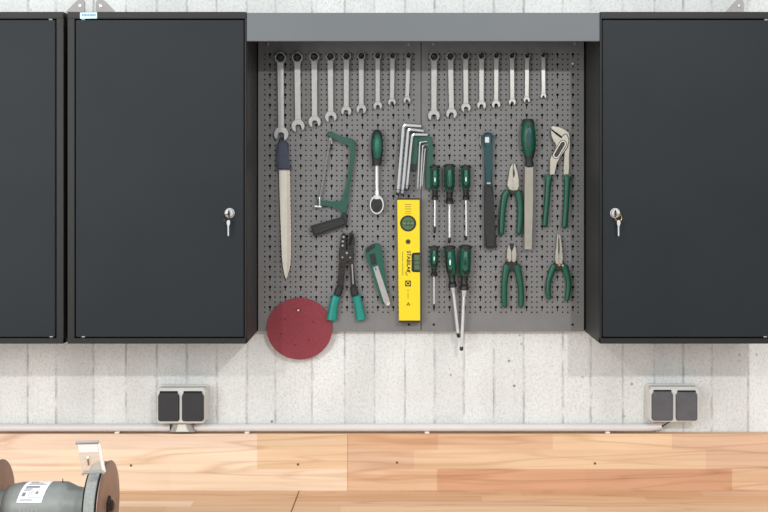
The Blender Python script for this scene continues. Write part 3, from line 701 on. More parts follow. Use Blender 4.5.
for yy in (260.2, 264.6):
    bm = B(); plate(bm, [(414.2, yy), (419.9, yy), (419.9, yy + .45), (414.2, yy + .45)], yf + .001, yf + .0004); obj('vial_line', bm, 'hook', v2)
def text_mesh(s, size, cx, cy, y, rot, m, parent, bold=0.0):
    cu = bpy.data.curves.new('t', 'FONT'); cu.body = s; cu.size = size; cu.align_x = 'CENTER'; cu.align_y = 'CENTER'; cu.offset = bold
    o = bpy.data.objects.new('t', cu); COL.objects.link(o)
    dg = bpy.context.evaluated_depsgraph_get(); me = bpy.data.meshes.new_from_object(o.evaluated_get(dg))
    bm = B(); bm.from_mesh(me); bpy.data.objects.remove(o)
    c = P(cx, cy, y); cr, sr = math.cos(rot), math.sin(rot)
    for v in bm.verts:
        a, b = v.co.x, v.co.y
        v.co = Vector((c.x + a * cr - b * sr, y, c.z + a * sr + b * cr))
    return obj('lettering', bm, m, parent)
s = S(yf); R90 = -math.pi / 2
text_mesh('STABILA', 5.1 * s, 408.5, 260.2, yf - .0004, R90, 'ink', t, .00030)
bm = B(); q = [P(408.0 + 2.1 * math.cos(a), 273.2 + 2.1 * math.sin(a), yf - .0003) for a in [math.radians(-20 - i * 25) for i in range(11)]]
tube(bm, q, [(.55 * s * (1 - i * .05), .0003) for i in range(11)], 6); obj('emblem', bm, 'ink', t)
bm = B(); plate(bm, [(406.6, 270.2), (409.6, 269.6), (410.4, 272.2), (408.6, 271.8)], yf, yf - .0004); obj('emblem', bm, 'ink', t)
bm = B(); plate(bm, [(405.2, 280.6), (410.9, 280.6), (410.9, 286.4), (405.2, 286.4)], yf, yf - .0004, 0); obj('square_icon', bm, 'ink', t)
bm = B(); ring(bm, circ(408.05, 283.5, 2.0, n=18), circ(408.05, 283.5, 1.3, n=18), yf - .0003, yf - .0007); obj('square_icon', bm, 'yellow', t)
bm = B(); ring(bm, [(408.4, 302.2), (410.4, 305.4), (406.2, 305.4)], [(408.4, 303.5), (409.3, 304.9), (407.3, 304.9)], yf, yf - .0004); obj('triangle_icon', bm, 'ink', t)
for i, (x0, y0, x1, y1) in enumerate([(402.2, 251.5, 402.9, 262), (402.3, 263, 403.0, 275.5), (407.7, 289.6, 408.4, 291.4), (407.7, 293.2, 408.4, 298.2), (404.8, 204.2, 411.2, 205.0), (405.0, 206.4, 411.0, 207.1), (404.8, 208.6, 411.4, 209.3), (405.2, 211.0, 411.0, 211.6), (404.8, 213.0, 411.2, 213.5)]):
    bm = B(); plate(bm, [(x0, y0), (x1, y0), (x1, y1), (x0, y1)], yf, yf - .0003); obj('small_print', bm, 'fadedink', t)

# ---------------------------------------------------------------- hammer
t = thing('hammer', 'hammer with dark teal shaft and black grip, head pointing out', 'hammer', P(490.5, 248.6, -.014))
bm = B(); s = S(-.014)
plate(bm, [(484.2, 136), (492.8, 136), (492.6, 160), (492.4, 186), (484.8, 186), (484.6, 160)], -.006, -.018, .0045, 3)
obj('shaft', bm, 'tealdark', t, True)
bm = B(); plate(bm, [(482.6, 137), (483.2, 134.6), (485.2, 132.4), (488, 131.9), (491, 132.4), (493.0, 134.6), (493.6, 137), (492.8, 146), (490, 148), (486, 148), (483.4, 146)], -.0022, -.021, .005, 3); obj('head', bm, 'tealdark', t, True)
bm = B(); plate(bm, [(485.0, 137.0), (489.2, 137.0), (489.2, 142.6), (485.0, 142.6)], -.018, -.024, .0012, 2); obj('face', bm, 'chrome', t, True)
bm = B(); plate(bm, [(486.8, 182.4), (490.6, 182.4), (490.6, 184.2), (486.8, 184.2)], -.016, -.0192, .0006); obj('rivet', bm, 'satin', t)
bm = B(); plate(bm, [(484.4, 185), (493.0, 184.6), (494.2, 200), (495.4, 225), (496.8, 245), (496.2, 248), (494, 248.8), (486.6, 248.8), (485, 247.6), (484.8, 225), (484.6, 205)], -.0022, -.023, .006, 3); obj('grip', bm, 'blackgrip', t, True)
h = thing('fork_hook', 'grey two-prong hook around the hammer head', 'hook', P(487.5, 150, 0))
for xx in (480.8, 494.9):
    bm = B(); tube(bm, [P(xx, 146, -.0008), P(xx, 136, -.002), P(xx, 135, -.012), P(xx, 134.4, -.030)], .0014, 8); obj('prong', bm, 'grey', h, True)

# ---------------------------------------------------------------- file
t = thing('metal_file', 'flat metal file with green handle up, long grey blade down', 'file', P(528, 249.6, -.012))
y = -.019
bm = B(); rod(bm, P(528, 119.0, y), P(529.4, 167, y), [(0, 4.6), (.03, 5.6), (.06, 5.9), (.3, 7.2), (.5, 7.4), (.66, 6.6), (.78, 4.8), (.86, 3.8), (.92, 4.4), (.98, 4.4), (1, 3.4)], 20, .85); obj('handle', bm, 'black', t, True)
bm = B(); rod(bm, P(528, 120.4, y - .0014), P(528.9, 159, y - .0014), [(0, 4.0), (.05, 5.4), (.3, 7.3), (.55, 7.5), (.74, 6.6), (.9, 4.6), (1, 2.4)], 18, .9); obj('grip_panel', bm, 'green', t, True)
bm = B(); plate(bm, circ(528.6, 139, 2.2, 9, 18), y - .012, y - .0192, .001); obj('grip_inset', bm, 'greyink' if False else 'tealdark', t)
bm = B(); plate(bm, circ(528.6, 126, 1.3, 1.9, 14), y - .008, y - .0178); obj('hang_hole', bm, 'hook', t)
bm = B(); plate(bm, [(525.0, 166), (533.2, 166), (533.0, 200), (531.8, 248.6), (531.2, 249.5), (524.8, 249.5), (524.6, 248.6), (524.6, 200)], y + .003, y - .003, .0007); obj('blade', bm, 'file', t)

# ---------------------------------------------------------------- pliers
def pliers(name, label, cat, base, jaws, handles, hw, pivot, extra=None, jawmat='satin', dep=.0065, dark=None):
    y = -.011
    t = thing(name, label, cat, P(*base, y), 'green-handled pliers')
    for pts in jaws:
        bm = B(); plate(bm, pts, -.0022, -.0165, .0014, 2); obj('jaw', bm, jawmat, t, True)
    for pts, ws in zip(handles, hw):
        bm = B(); limb(bm, pts, y, ws, dep); obj('handle', bm, 'green', t, True)
    if dark:
        for d in dark:
            bm = B(); plate(bm, d, -.004, -.0150, .001); obj('neck', bm, 'darksteel', t, True)
    if pivot:
        bm = B(); disc_y(bm, pivot[0], pivot[1], -.012, -.0182, pivot[2], 16, pivot[2] * .8); obj('pivot', bm, pivot[3], t, True)
    return t
# combination pliers
t = pliers('combination_pliers', 'combination pliers with blunt silver jaws between hammer and file', 'pliers', (512, 237),
       [[(513.0, 163.2), (513.2, 190.4), (509.6, 189.6), (507.6, 185.6), (508.2, 180), (509.4, 172), (511.2, 166)], [(513.9, 163.0), (515.6, 165.6), (517.4, 172), (518.6, 180), (519, 186), (517.4, 190), (513.5, 190.4), (513.3, 176)]],
       [[(508.2, 191.4), (505.2, 195.4), (503, 208), (502.0, 222), (501.6, 235)], [(516.6, 191.4), (518.8, 195.4), (520.2, 208), (519.8, 222), (518.6, 235)]],
       [[3.6, 3.6, 3.1, 3.0, 2.6], [3.6, 3.6, 3.1, 3.0, 2.6]], (513.2, 186, 1.7, 'satin'),
       dark=[[(509.4, 188.6), (517.6, 188.6), (516.6, 193), (513.4, 195), (510.2, 193)]])
bm = B(); plate(bm, [(513.3, 168), (514.4, 170), (514.9, 174), (513.9, 178.4), (513.0, 174)], -.016, -.0169); obj('grip_teeth', bm, 'darksteel', t)
# diagonal cutters
t = pliers('diagonal_cutters', 'diagonal cutting pliers with stubby silver jaws under the combination pliers', 'pliers', (513, 308),
       [[(510.6, 244.6), (511.2, 252), (511.4, 262.4), (508.6, 261.8), (507.0, 258), (507.2, 250), (508.6, 245.6)], [(513.2, 244.2), (515.2, 246), (516.4, 252), (516.4, 258), (515.0, 262), (511.8, 262.4), (511.6, 252)]],
       [[(507.8, 265), (506.2, 270), (504.4, 284), (504.2, 298), (504.8, 307)], [(516.2, 265), (517.8, 270), (520.4, 284), (521.2, 298), (520.8, 307)]],
       [[4.2, 3.7, 3.1, 3.0, 2.8], [4.2, 3.7, 3.1, 3.0, 2.8]], (511.6, 261.6, 1.4, 'darksteel'),
       dark=[[(505.4, 262.6), (517.8, 262.6), (520, 267), (516, 268.4), (512, 271), (507.6, 268.4), (503.2, 267)]])
bm = B(); plate(bm, [(509.6, 243.6), (513.4, 243.4), (514.2, 246.2), (512.2, 250.8), (510.0, 248.4)], -.016, -.0172, .0004, 1); obj('cutting_edge', bm, 'darksteel', t)
# needle nose pliers
t = pliers('needle_nose_pliers', 'needle-nose pliers with long thin jaws at the lower right', 'pliers', (559, 302),
       [[(557.6, 234.6), (558.7, 234.6), (558.9, 264), (556.2, 264), (555.3, 258), (556.6, 247)], [(559.0, 234.6), (560.4, 235.2), (561.8, 247), (562.9, 258), (562.2, 264), (559.1, 264)]],
       [[(555.0, 265.4), (552.4, 270), (548.8, 281), (548.0, 292), (549.6, 299)], [(563.6, 265.4), (565.6, 270), (568.4, 281), (568.2, 292), (566.4, 300.6)]],
       [[3.6, 3.5, 2.9, 2.8, 2.5], [3.6, 3.5, 2.9, 2.8, 2.5]], (559.4, 265, 1.5, 'brass'),
       dark=[[(554.2, 262.8), (564.6, 262.8), (566.4, 266.4), (562.6, 269), (559.4, 271.4), (556.4, 269), (552.4, 266.4)]])
bm = B(); plate(bm, [(558.5, 238), (559.2, 238), (559.6, 250), (558.9, 255), (558.2, 250)], -.016, -.0169); obj('jaw_gap', bm, 'darksteel', t)
bm = B(); disc_y(bm, 562.8, 265.4, -.014, -.017, .8, 10); obj('spring_pin', bm, 'chrome', t, True)
# water pump pliers
t = thing('water_pump_pliers', 'large water pump pliers with slotted angled jaws', 'pliers', P(556, 229, -.011), 'green-handled pliers')
y = -.011
bm = B(); plate(bm, smoothpts([(551.2, 127.4, 0), (554.0, 126.4, 0), (560, 127.6, 0), (565.2, 130.2, 0), (568.2, 132.6, 0), (569.8, 138, 0), (569.6, 146, 0), (568.8, 158, 0), (568.8, 174.5, 0), (564.0, 174.5, 0), (564.4, 158, 0), (564.6, 148, 0), (562.6, 140.4, 0), (562.0, 137.0, 0), (557.4, 133.2, 0), (552.4, 129.6, 0)], 2, True), -.0035, -.011, .0012); obj('upper_jaw', bm, 'satin', t, True)
bm = B(); plate(bm, [(550.9, 129.2), (551.8, 129.6), (557, 134.2), (561.6, 138.0), (564.0, 134.6), (566.6, 134.4), (568.8, 140), (567.2, 147), (560.4, 156.6), (556.4, 162.6), (554.6, 174.5), (549.9, 174.5), (550.4, 160), (551.8, 155.8), (557.2, 145.6), (554.4, 142.4), (551.8, 136.4)], -.0105, -.018, .0012); obj('lower_jaw', bm, 'satin', t, True)
bm = B(); plate(bm, [(550.2, 128.2), (557, 133.2), (561.4, 136.8), (564.0, 133.8), (567.0, 133.6), (569.4, 140), (567.9, 147.4), (561.0, 157), (557.1, 162.9), (555.3, 174.5), (554, 174.5), (556, 161), (565, 147), (562, 139.2), (556.4, 134.6), (551.6, 130.6)], -.0090, -.0112); obj('joint_shadow', bm, 'dark', t)  # dark plate standing in for the gap shadow around the lower jaw
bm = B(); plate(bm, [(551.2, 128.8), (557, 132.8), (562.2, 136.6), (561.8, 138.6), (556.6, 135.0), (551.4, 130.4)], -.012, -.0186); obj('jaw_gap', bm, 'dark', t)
bm = B()
def rrect(cx, cy, ang, l, w, n=6):
    o = []
    for sgn in (1, -1):
        for i in range(n + 1):
            a = ang + (-math.pi / 2 + math.pi * i / n if sgn > 0 else math.pi / 2 + math.pi * i / n)
            o.append((cx + sgn * math.cos(ang) * (l / 2 - w / 2) + w / 2 * math.cos(a), cy + sgn * math.sin(ang) * (l / 2 - w / 2) + w / 2 * math.sin(a)))
    return o
A_ = math.atan2(141.5 - 157.5, 564.2 - 554.8)
ring(bm, rrect(559.6, 149.4, A_, 19.5, 6.4), rrect(559.6, 149.4, A_, 17.4, 4.4), -.0175, -.0195); obj('slot_frame', bm, 'blade', t, True)
bm = B(); plate(bm, rrect(559.6, 149.4, A_, 21, 8), -.0176, -.0182); obj('slot_edge', bm, 'darksteel', t)
bm = B(); plate(bm, rrect(559.6, 149.4, A_, 17.6, 4.6), -.0176, -.0186); obj('slot', bm, 'darksteel', t)
bm = B(); disc_y(bm, 561.0, 147.2, -.017, -.0205, 1.8, 12); obj('pivot', bm, 'blacksteel', t, True)
for pts, ws in (([(550.2, 176.4), (548.4, 182), (547.0, 200), (545.6, 215), (544.6, 226.6)], [3.8, 3.3, 2.9, 2.9, 2.8]), ([(567.6, 176), (567.2, 182), (566.4, 200), (565.4, 215), (564.4, 228)], [4.0, 3.4, 3.0, 3.0, 3.0])):
    bm = B(); limb(bm, pts, y, ws, .007); obj('handle', bm, 'green', t, True)
bm = B(); plate(bm, [(543.0, 175), (546, 174.2), (552, 175), (551.4, 180), (546.0, 181.4)], -.007, -.0155, .002); obj('finger_guard', bm, 'green', t, True)
bm = B(); plate(bm, [(562.8, 175), (568, 174), (571.4, 175.2), (570.4, 179), (568.6, 182), (564.4, 180)], -.007, -.0155, .002); obj('finger_guard', bm, 'green', t, True)

# ---------------------------------------------------------------- crimping pliers
t = thing('crimping_pliers', 'black crimping pliers with teal grips below the hacksaw', 'pliers', P(346, 322, -.012))
y = -.012
for o in ([(343.4, 232.6), (345.6, 234), (346.4, 240), (345.8, 247), (346.8, 254), (345.8, 262), (344.4, 276), (343.4, 290), (336.6, 290), (338.0, 276), (339.4, 264), (338.8, 254), (339.6, 247), (340.6, 240), (341.4, 234.4)],):
    bm = B(); plate(bm, o, -.007, -.014, .0012); obj('lever', bm, 'blacksteel', t, True)
bm = B(); plate(bm, [(349.6, 232.4), (352.4, 232.4), (354.2, 237), (354.6, 244), (353.4, 249), (354.2, 256), (353.8, 264), (354.8, 276), (356.4, 290), (350.8, 290), (350.0, 276), (349.2, 262), (347.2, 252), (347.2, 246), (348.0, 238)], -.007, -.014, .0012); obj('lever', bm, 'blacksteel', t, True)
bm = B(); plate(bm, [(340.2, 248.2), (346, 250.4), (352.8, 248.6), (353.8, 253), (352.6, 260), (346.8, 261.8), (340.8, 260), (339.4, 254)], -.012, -.0175, .0012); obj('joint_plate', bm, 'darksteel', t, True)
for px, py, r in ((342.4, 257.4, 1.3), (350.2, 257.6, 1.2), (346.8, 253, 1.5)):
    bm = B(); disc_y(bm, px, py, -.016, -.0192, r, 12, r * .7); obj('rivet', bm, 'steel', t, True)
for px, py in ((343.6, 237), (342.8, 241.4), (342.6, 245.6)):
    bm = B(); disc_y(bm, px, py, -.013, -.0146, 1.1, 12); obj('crimp_notch', bm, 'steel', t, True)
bm = B(); plate(bm, rrect(350.9, 240.2, math.radians(105), 11, 2.6), -.013, -.0148); obj('crimp_slot', bm, 'dark', t)
bm = B(); plate(bm, [(340.0, 268), (341.2, 268), (340.8, 284), (339.6, 284)], -.013, -.0146); obj('lever_highlight', bm, 'darksteel', t)  # thin strips painting a highlight line along each lever
bm = B(); plate(bm, [(351.4, 264), (352.6, 264), (353.8, 284), (352.6, 284)], -.013, -.0146); obj('lever_highlight', bm, 'steel', t)
for pts, ws in (([(340, 286), (337.2, 296)], [3.6, 3.9]), ([(353.2, 286), (355.2, 296)], [3.6, 4.0])):
    bm = B(); limb(bm, pts, y, ws, .007); obj('grip_neck', bm, 'black', t, True)
for pts, ws in (([(336.6, 295.6), (334.2, 303), (332.6, 312), (331.4, 320.6)], [4.6, 4.3, 4.6, 5.2]), ([(356.0, 295.6), (358.0, 303), (359.8, 312), (361.2, 320.4)], [4.6, 4.3, 4.6, 5.2])):
    bm = B(); limb(bm, pts, y, ws, .0085, 16); obj('grip', bm, 'teal', t, True)

# ---------------------------------------------------------------- snap-off cutter
t = thing('utility_knife', 'green snap-off utility knife with grey blade channel hanging tilted', 'knife', P(386, 306, -.01))
bm = B(); plate(bm, smoothpts([(365.6, 249, 0), (368.6, 246.0, 0), (375, 243.4, 0), (379.4, 244.2, 0), (381.4, 249, 0), (382.6, 258, 0), (385.4, 278, 0), (388.8, 300, 0), (386.4, 303.6, 0), (382.4, 303.4, 0), (378.6, 294, 0), (371, 270, 0), (366.0, 257.5, 0)], 3, True), -.0025, -.015, .003, 3); obj('body', bm, 'cutgreen', t, True)
bm = B(); plate(bm, [(373.0, 267.6), (377.8, 265.6), (389.2, 299.4), (390.2, 303.6), (388.4, 305.8), (385.8, 305.6), (383.6, 301.6)], -.012, -.0163, .0006); obj('blade_channel', bm, 'zinc', t)
bm = B(); plate(bm, [(387.0, 302.6), (389.4, 302.0), (390.0, 304.4), (388.4, 305.8), (386.8, 305.4)], -.015, -.0168, .0004, 1); obj('blade_tip', bm, 'chrome', t)
bm = B(); plate(bm, [(369.6, 254.8), (374.2, 253.6), (376.6, 263.4), (371.8, 265.0)], -.012, -.0195, .0012); obj('slider', bm, 'black', t)
bm = B(); plate(bm, [(365.8, 250.2), (369.0, 246.6), (374.4, 244.2), (375.2, 247.4), (366.6, 253.0)], -.012, -.0163, .0008); obj('end_clip', bm, 'darksteel', t)
bm = B(); plate(bm, [(374.8, 268), (375.8, 267.8), (376.6, 270.2), (375.8, 270.4)], -.0155, -.0166); obj('channel_slot', bm, 'black', t)

# ---------------------------------------------------------------- sanding disc
t = thing('sanding_disc', 'round dusty-red sanding disc hanging over the board bottom corner', 'sanding disc', P(299.5, 359.6, -.005))
bm = B(); plate(bm, circ(299.5, 328.7, 32.8, 30.9, 72), -.0010, -.0040, .0006, 1); obj('disc', bm, 'red', t)
for px, py in ((285, 319), (313.2, 321.8), (281.2, 334), (308.6, 340), (295, 345)):
    bm = B(); disc_y(bm, px, py, -.003, -.0043, 1.0, 10); obj('dimple', bm, 'reddark', t)
bm = B(); ring(bm, circ(298.6, 310.0, 2.2, n=20), circ(298.6, 310.0, 1.4, n=20), -.003, -.0043); obj('hanging_hole', bm, 'reddark', t)
bm = B(); c = P(298.6, 309.8, 0)
tube(bm, [c + Vector((0, -.0006, 0)), c + Vector((0, -.010, 0)), c + Vector((0, -.013, 0))], [.0034, .0034, .0022], 12)
tag(obj('peg_hook', bm, 'chrome', None, True), 'small shiny peg through the red sanding disc', 'hook')

# further hooks that carry tools
def small_hook(px, py, label, depth=.02, r=1.3):
    bm = B(); c = P(px, py, 0)
    tube(bm, [c + Vector((0, -.0004, 0)), c + Vector((0, -depth, 0)), c + Vector((0, -depth, r * S() * 1.6))], [r * S()] * 3, 10)
    tag(obj('peg_hook', bm, 'hook', None, True), label, 'hook')
small_hook(283, 139.4, 'black peg above the navy handle of the long knife', .012, 1.1)
small_hook(331.6, 148.8, 'grey-black peg under the top arm of the green hacksaw', .012, 1.0)

# ---------------------------------------------------------------- sockets and conduit
def sock(x0, x1, y0, y1, flaps, mats, label, entry):
    yw = WALL_Y - .0004; yf = WALL_Y - .052; yl = yf - .006
    cxp = (x0 + x1) / 2
    t = thing('double_socket', label, 'socket', P(cxp, y1, yw), 'double wall sockets')
    xa, xb = X(x0, yf), X(x1, yf); za, zb = Z(y1, yf), Z(y0, yf)
    bm = B(); box(bm, xa - .002, xb + .002, yw - .012, yw, za - .001, zb + .001, .003); box(bm, xa, xb, yf, yw - .010, za, zb, .004, 3); obj('housing', bm, 'housing', t, True)
    for (a, b, c, d), m in zip(flaps, mats):
        o = [(a + 1.8, c - .6), (b - 1.8, c - .6), (b - 1.6, c + .9), (b, c + 2.6), (b, d - 1.6), (b - 1.4, d), (a + 1.4, d), (a, d - 1.6), (a, c + 2.6), (a + 1.6, c + .9)]
        bm = B(); plate(bm, o, yf + .002, yl, .0016, 2); fl = obj('hinged_flap', bm, m, t)
        bm = B(); plate(bm, [(a + 1.7, c - 2.0), (b - 1.7, c - 2.0), (b - 1.7, c - .2), (a + 1.7, c - .2)], yf + .002, yf - .004, .0006); obj('hinge_bar', bm, 'dark', fl)
    if entry == 'wedge':
        bm = B(); plate(bm, [(173.2, 423.6), (190.0, 423.6), (194.6, 432.4), (169.6, 432.4)], yw, yw - .036, .002); obj('cable_entry', bm, 'grey', t)
        bm = B(); plate(bm, [(178.0, 424.6), (185.6, 424.6), (188.6, 432.0), (175.6, 432.0)], yw - .02, yw - .040, .002); obj('gland', bm, 'housing', t)
    return t
sock(157.0, 204.6, 388.6, 423.6, [(157.9, 179.0, 393.4, 421.4), (181.8, 203.4, 393.4, 421.4)], ('flap', 'flap'), 'double wall socket with black flaps under the left-hand cabinet', 'wedge')
sock(650.4, 699.2, 387.6, 422.2, [(652.2, 673.2, 392.2, 420.8), (676.2, 697.6, 392.6, 420.8)], ('flap2', 'flap2'), 'double wall socket with scuffed grey flaps at the end of the conduit', None)

def conduit(pts, label, clips):
    yc = WALL_Y - .0125
    t = thing('cable_conduit', label, 'conduit', P(pts[0][0], 432, yc), 'surface conduit runs')
    bm = B(); tube(bm, [P(p[0], p[1], yc) for p in pts], .0098, 16); obj('pipe', bm, 'pvc', t, True)
    for c in clips:
        bm = B(); box(bm, X(c, yc) - .006, X(c, yc) + .006, yc - .0125, WALL_Y - .0005, Z(434, UP_Y) + .0005, Z(434, UP_Y) + .0045, .001); obj('clip', bm, 'whiteplastic', t)
conduit([(-330, 427.6), (170.4, 427.6)], 'pale grey conduit run along the wall left of the black-flapped socket', (118, -60))
conduit([(193.6, 427.6), (648, 427.4), (656, 426.6), (661, 425.4)], 'long pale grey conduit run between the two wall sockets', (247.5, 427, 607))
bm = B(); tube(bm, [P(660.5, 427.4, WALL_Y - .013), P(665, 424.6, WALL_Y - .013), P(670, 421.5, WALL_Y - .02)], .0018, 8)
tag(obj('cable', bm, 'darksteel', None, True), 'short dark cable from the conduit end into the grey-flapped socket', 'cable')

# ---------------------------------------------------------------- bench grinder
def grinder():
    yc = -0.566; k = (D0 + yc) / F; zc = CZ + (CY - 506) * k
    gx = lambda px: (px - CX) * k
    t = thing('bench_grinder', 'grey bench grinder with brown discs on the workbench', 'bench grinder', (gx(38), yc, BENCH))
    def turned(prof, n=40):
        bm = B(); tube(bm, [Vector((x, yc, zc)) for x, r in prof], [r for x, r in prof], n); return bm
    prof = [(gx(-14), .0325), (gx(6), .0325), (gx(6.5), .034), (gx(8), .0385), (gx(13), .0432), (gx(20), .0464), (gx(28), .0478), (gx(36), .0480), (gx(64), .0480), (gx(67), .0474), (gx(71), .0440), (gx(76), .0390), (gx(82), .0362), (gx(87), .0352), (gx(94), .0352)]
    obj('motor_housing', turned(prof), 'motor', t, True)
    bm = B(); box(bm, gx(5), gx(80), yc - .08, yc + .08, BENCH + .0002, BENCH + .02, .006); box(bm, gx(20), gx(66), yc - .035, yc + .035, BENCH + .018, zc - .015, .006); obj('base', bm, 'motor', t, True)
    obj('grinding_wheel', turned([(gx(94.6), .060), (gx(94.7), .0855), (gx(95.5), .0870), (gx(104.6), .0870), (gx(105.2), .0858), (gx(105.3), .06)], 64), 'wheel', t, True, 'grey grinding wheel')
    obj('gap_shade_drum', turned([(gx(93.0), .0835), (gx(94.5), .0835)], 56), 'dark', t, False)
    obj('gap_shade_drum', turned([(gx(105.4), .0835), (gx(107.4), .0835)], 56), 'dark', t, False)  # dark drum added so the gap beside the wheel reads as black shade
    obj('side_disc', turned([(gx(107.5), .0870), (gx(107.6), .0885), (gx(108.4), .0886), (gx(108.7), .0878), (gx(108.75), .06)], 72), 'brown', t, True, 'brown side disc')
    obj('axle', turned([(gx(91), .012), (gx(107), .012)], 20), 'darksteel', t, True)
    obj('nut', turned([(gx(108), .021), (gx(110.2), .021), (gx(111.2), .017), (gx(111.3), .012), (gx(113.4), .011), (gx(114.4), .007)], 6), 'blacksteel', t)
    obj('side_disc', turned([(gx(-2.0), .06), (gx(-1.9), .0898), (gx(-1.6), .0906), (gx(-.6), .0906), (gx(-.3), .0898), (gx(-.25), .06)], 72), 'brown', t, True, 'brown side disc')
    obj('grinding_wheel', turned([(gx(-15), .0855), (gx(-14.4), .087), (gx(-4.6), .087), (gx(-4), .0858)], 64), 'wheel', t, True, 'grey grinding wheel')
    # type plate following the barrel
    def patch(x0, x1, a0, a1, r, n=8, shear=5.2):
        bm = B(); A = []
        lo, hi = -6.0, 66.0
        for i in range(n + 1):
            a = a0 + (a1 - a0) * i / n
            sh = -shear * (a - lo) / (hi - lo)
            ar = math.radians(a)
            A.append([bm.verts.new((gx(xx + sh), yc - r * math.sin(ar), zc + r * math.cos(ar))) for xx in (x0, x1)])
        for i in range(n): bm.faces.new((A[i][0], A[i][1], A[i + 1][1], A[i + 1][0]))
        return bm
    lp = obj('type_plate', patch(29.0, 53.6, -6, 66, .0488, 12), 'paper', t, True, 'white printed type plate')
    for x0, x1, a0, a1 in ((33, 40, 4, 7), (33, 46, 10, 12.5), (32, 50, 16, 18), (31.5, 45, 23, 29), (31.5, 39, 31, 34), (31, 37, 36, 38), (31, 34.5, 42, 52), (37.5, 38, 36, 55), (39.6, 40.2, 38, 46), (43.5, 46.5, 40, 46), (44.6, 45.6, 37, 40), (38, 51, 54, 55), (31, 43, 59, 61.5)):
        obj('print', patch(x0 + .8, x1 + .8, a0, a1, .0491, 4), 'greyink', lp, True)
    for x0 in (29, 32.4, 36.2, 40.2, 44.2):
        obj('raised_letter', patch(x0 + 5, x0 + 7.0, 79, 92, .0486, 4), 'wheel', t, True)
    bm = B(); tube(bm, [Vector((gx(63.4), yc - .004, zc + .046)), Vector((gx(63.4), yc - .004, zc + .0555))], [.0012, .0008], 8); obj('oil_pin', bm, 'blacksteel', t)
    # eye shield
    ys = -0.65; q = lambda px, py, y=ys: P(px, py, y)
    bm = B()
    def slab(pts, y, th):
        f = [bm.verts.new(P(p[0], p[1], y + dy)) for p, dy in pts]; b = [bm.verts.new(v.co + Vector((0, th, 0))) for v in f]
        bm.faces.new(f); bm.faces.new(list(reversed(b))); n = len(f)
        for i in range(n): bm.faces.new((f[i], b[i], b[(i + 1) % n], f[(i + 1) % n]))
    slab([((76.6, 443.6), -.012), ((98.2, 443.2), -.012), ((103.4, 473), 0), ((82.8, 474.5), 0)], ys, .002)
    es = obj('eye_shield', bm, 'clear', t, False, 'hazy clear plastic eye shield')
    bm = B(); slab([((97.4, 443.4), -.0125), ((100.4, 444.4), -.0125), ((105.6, 472), -.0005), ((102.4, 473), -.0005)], ys, .003); obj('shield_edge', bm, 'whiteplastic', es)
    bm = B(); slab([((77.4, 444.4), -.0125), ((97.2, 444.2), -.0125), ((98.4, 452.2), -.0095), ((79.0, 452.6), -.0095)], ys, .0005); obj('shield_band', bm, 'whiteplastic', es)
    bm = B(); tube(bm, [q(75.6, 442.4, ys - .012), q(98.8, 441.6, ys - .012)], .0026, 10); obj('top_rail', bm, 'zinc', es, True)
    bm = B(); tube(bm, [q(75.8, 443.6, ys - .013), q(97.8, 443.0, ys - .013)], .0016, 8); obj('top_seal', bm, 'greyink', es, True)
    bm = B(); tube(bm, [q(82.4, 474.6, ys - .002), q(84.0, 472.6, ys - .003), q(102.4, 471.8, ys - .003), q(104.2, 473.4, ys - .002)], .0028, 10); obj('bracket', bm, 'grey', t, True)
    bm = B(); slab([((87.2, 459), -.009), ((88.6, 459), -.009), ((89.0, 465.2), -.006), ((87.8, 465.2), -.006)], ys, .001); obj('slot', bm, 'crack', es)
    bm = B(); c = q(87.6, 457.6, ys - .011); tube(bm, [c + Vector((0, .003, 0)), c], [.0026, .0022], 12); obj('screw', bm, 'white', es, True)
grinder()

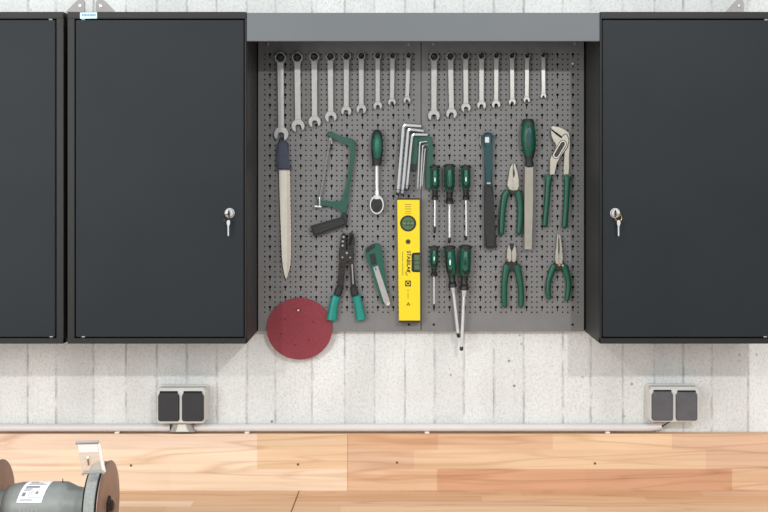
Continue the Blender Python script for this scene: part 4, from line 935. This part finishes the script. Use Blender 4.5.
# ---------------------------------------------------------------- light
w = bpy.data.worlds.new('room_light'); sc.world = w; w.use_nodes = True
nt = w.node_tree; bg = nt.nodes['Background']
tc = nt.nodes.new('ShaderNodeTexCoord'); sx = nt.nodes.new('ShaderNodeSeparateXYZ'); nt.links.new(tc.outputs['Generated'], sx.inputs[0])
rp = nt.nodes.new('ShaderNodeValToRGB'); mr = nt.nodes.new('ShaderNodeMapRange'); mr.inputs['From Min'].default_value = -1; mr.inputs['From Max'].default_value = 1
nt.links.new(sx.outputs['Z'], mr.inputs['Value']); nt.links.new(mr.outputs['Result'], rp.inputs['Fac']); nt.links.new(rp.outputs['Color'], bg.inputs['Color'])
e = rp.color_ramp.elements; e[0].position = .30; e[0].color = (.50, .52, .55, 1); e[1].position = 1.0; e[1].color = (1.2, 1.23, 1.27, 1)
mid_ = rp.color_ramp.elements.new(.52); mid_.color = (1.0, 1.03, 1.07, 1)
bg.inputs['Strength'].default_value = 0.80
def area(name, loc, target, sx_, sy_, power, col=(1, 1, 1)):
    l = bpy.data.lights.new(name, 'AREA'); l.shape = 'RECTANGLE'; l.size = sx_; l.size_y = sy_; l.energy = power; l.color = col
    o = bpy.data.objects.new(name, l); COL.objects.link(o); o.location = loc
    o.rotation_euler = (Vector(target) - Vector(loc)).to_track_quat('-Z', 'Y').to_euler()
    return o
area('ceiling_light', (1.0, -2.9, 2.74), (0, 0, 1.4), .06, .06, 24, (1, .99, .97))
area('ceiling_light', (-1.25, -2.9, 2.72), (0, 0, 1.4), .06, .06, 14, (1, .99, .97))
area('left_fill_light', (-2.3, -3.0, 1.9), (-.9, 0, 1.2), 1.1, 1.1, 32, (.98, .99, 1))  # soft fill added at left front to brighten that side

# ---------------------------------------------------------------- camera
cam = bpy.data.cameras.new('camera'); co = bpy.data.objects.new('camera', cam); COL.objects.link(co)
co.location = (0, -D0, CZ); co.rotation_euler = (math.pi / 2, 0, 0)
cam.sensor_width = 36; cam.lens = F / 768 * 36
cam.shift_x = (384 - CX) / 768; cam.shift_y = -(256 - CY) / 768
cam.clip_start = .05
sc.camera = co
sc.view_settings.view_transform = 'Standard'
sc.view_settings.look = 'None'
sc.view_settings.exposure = 0.23
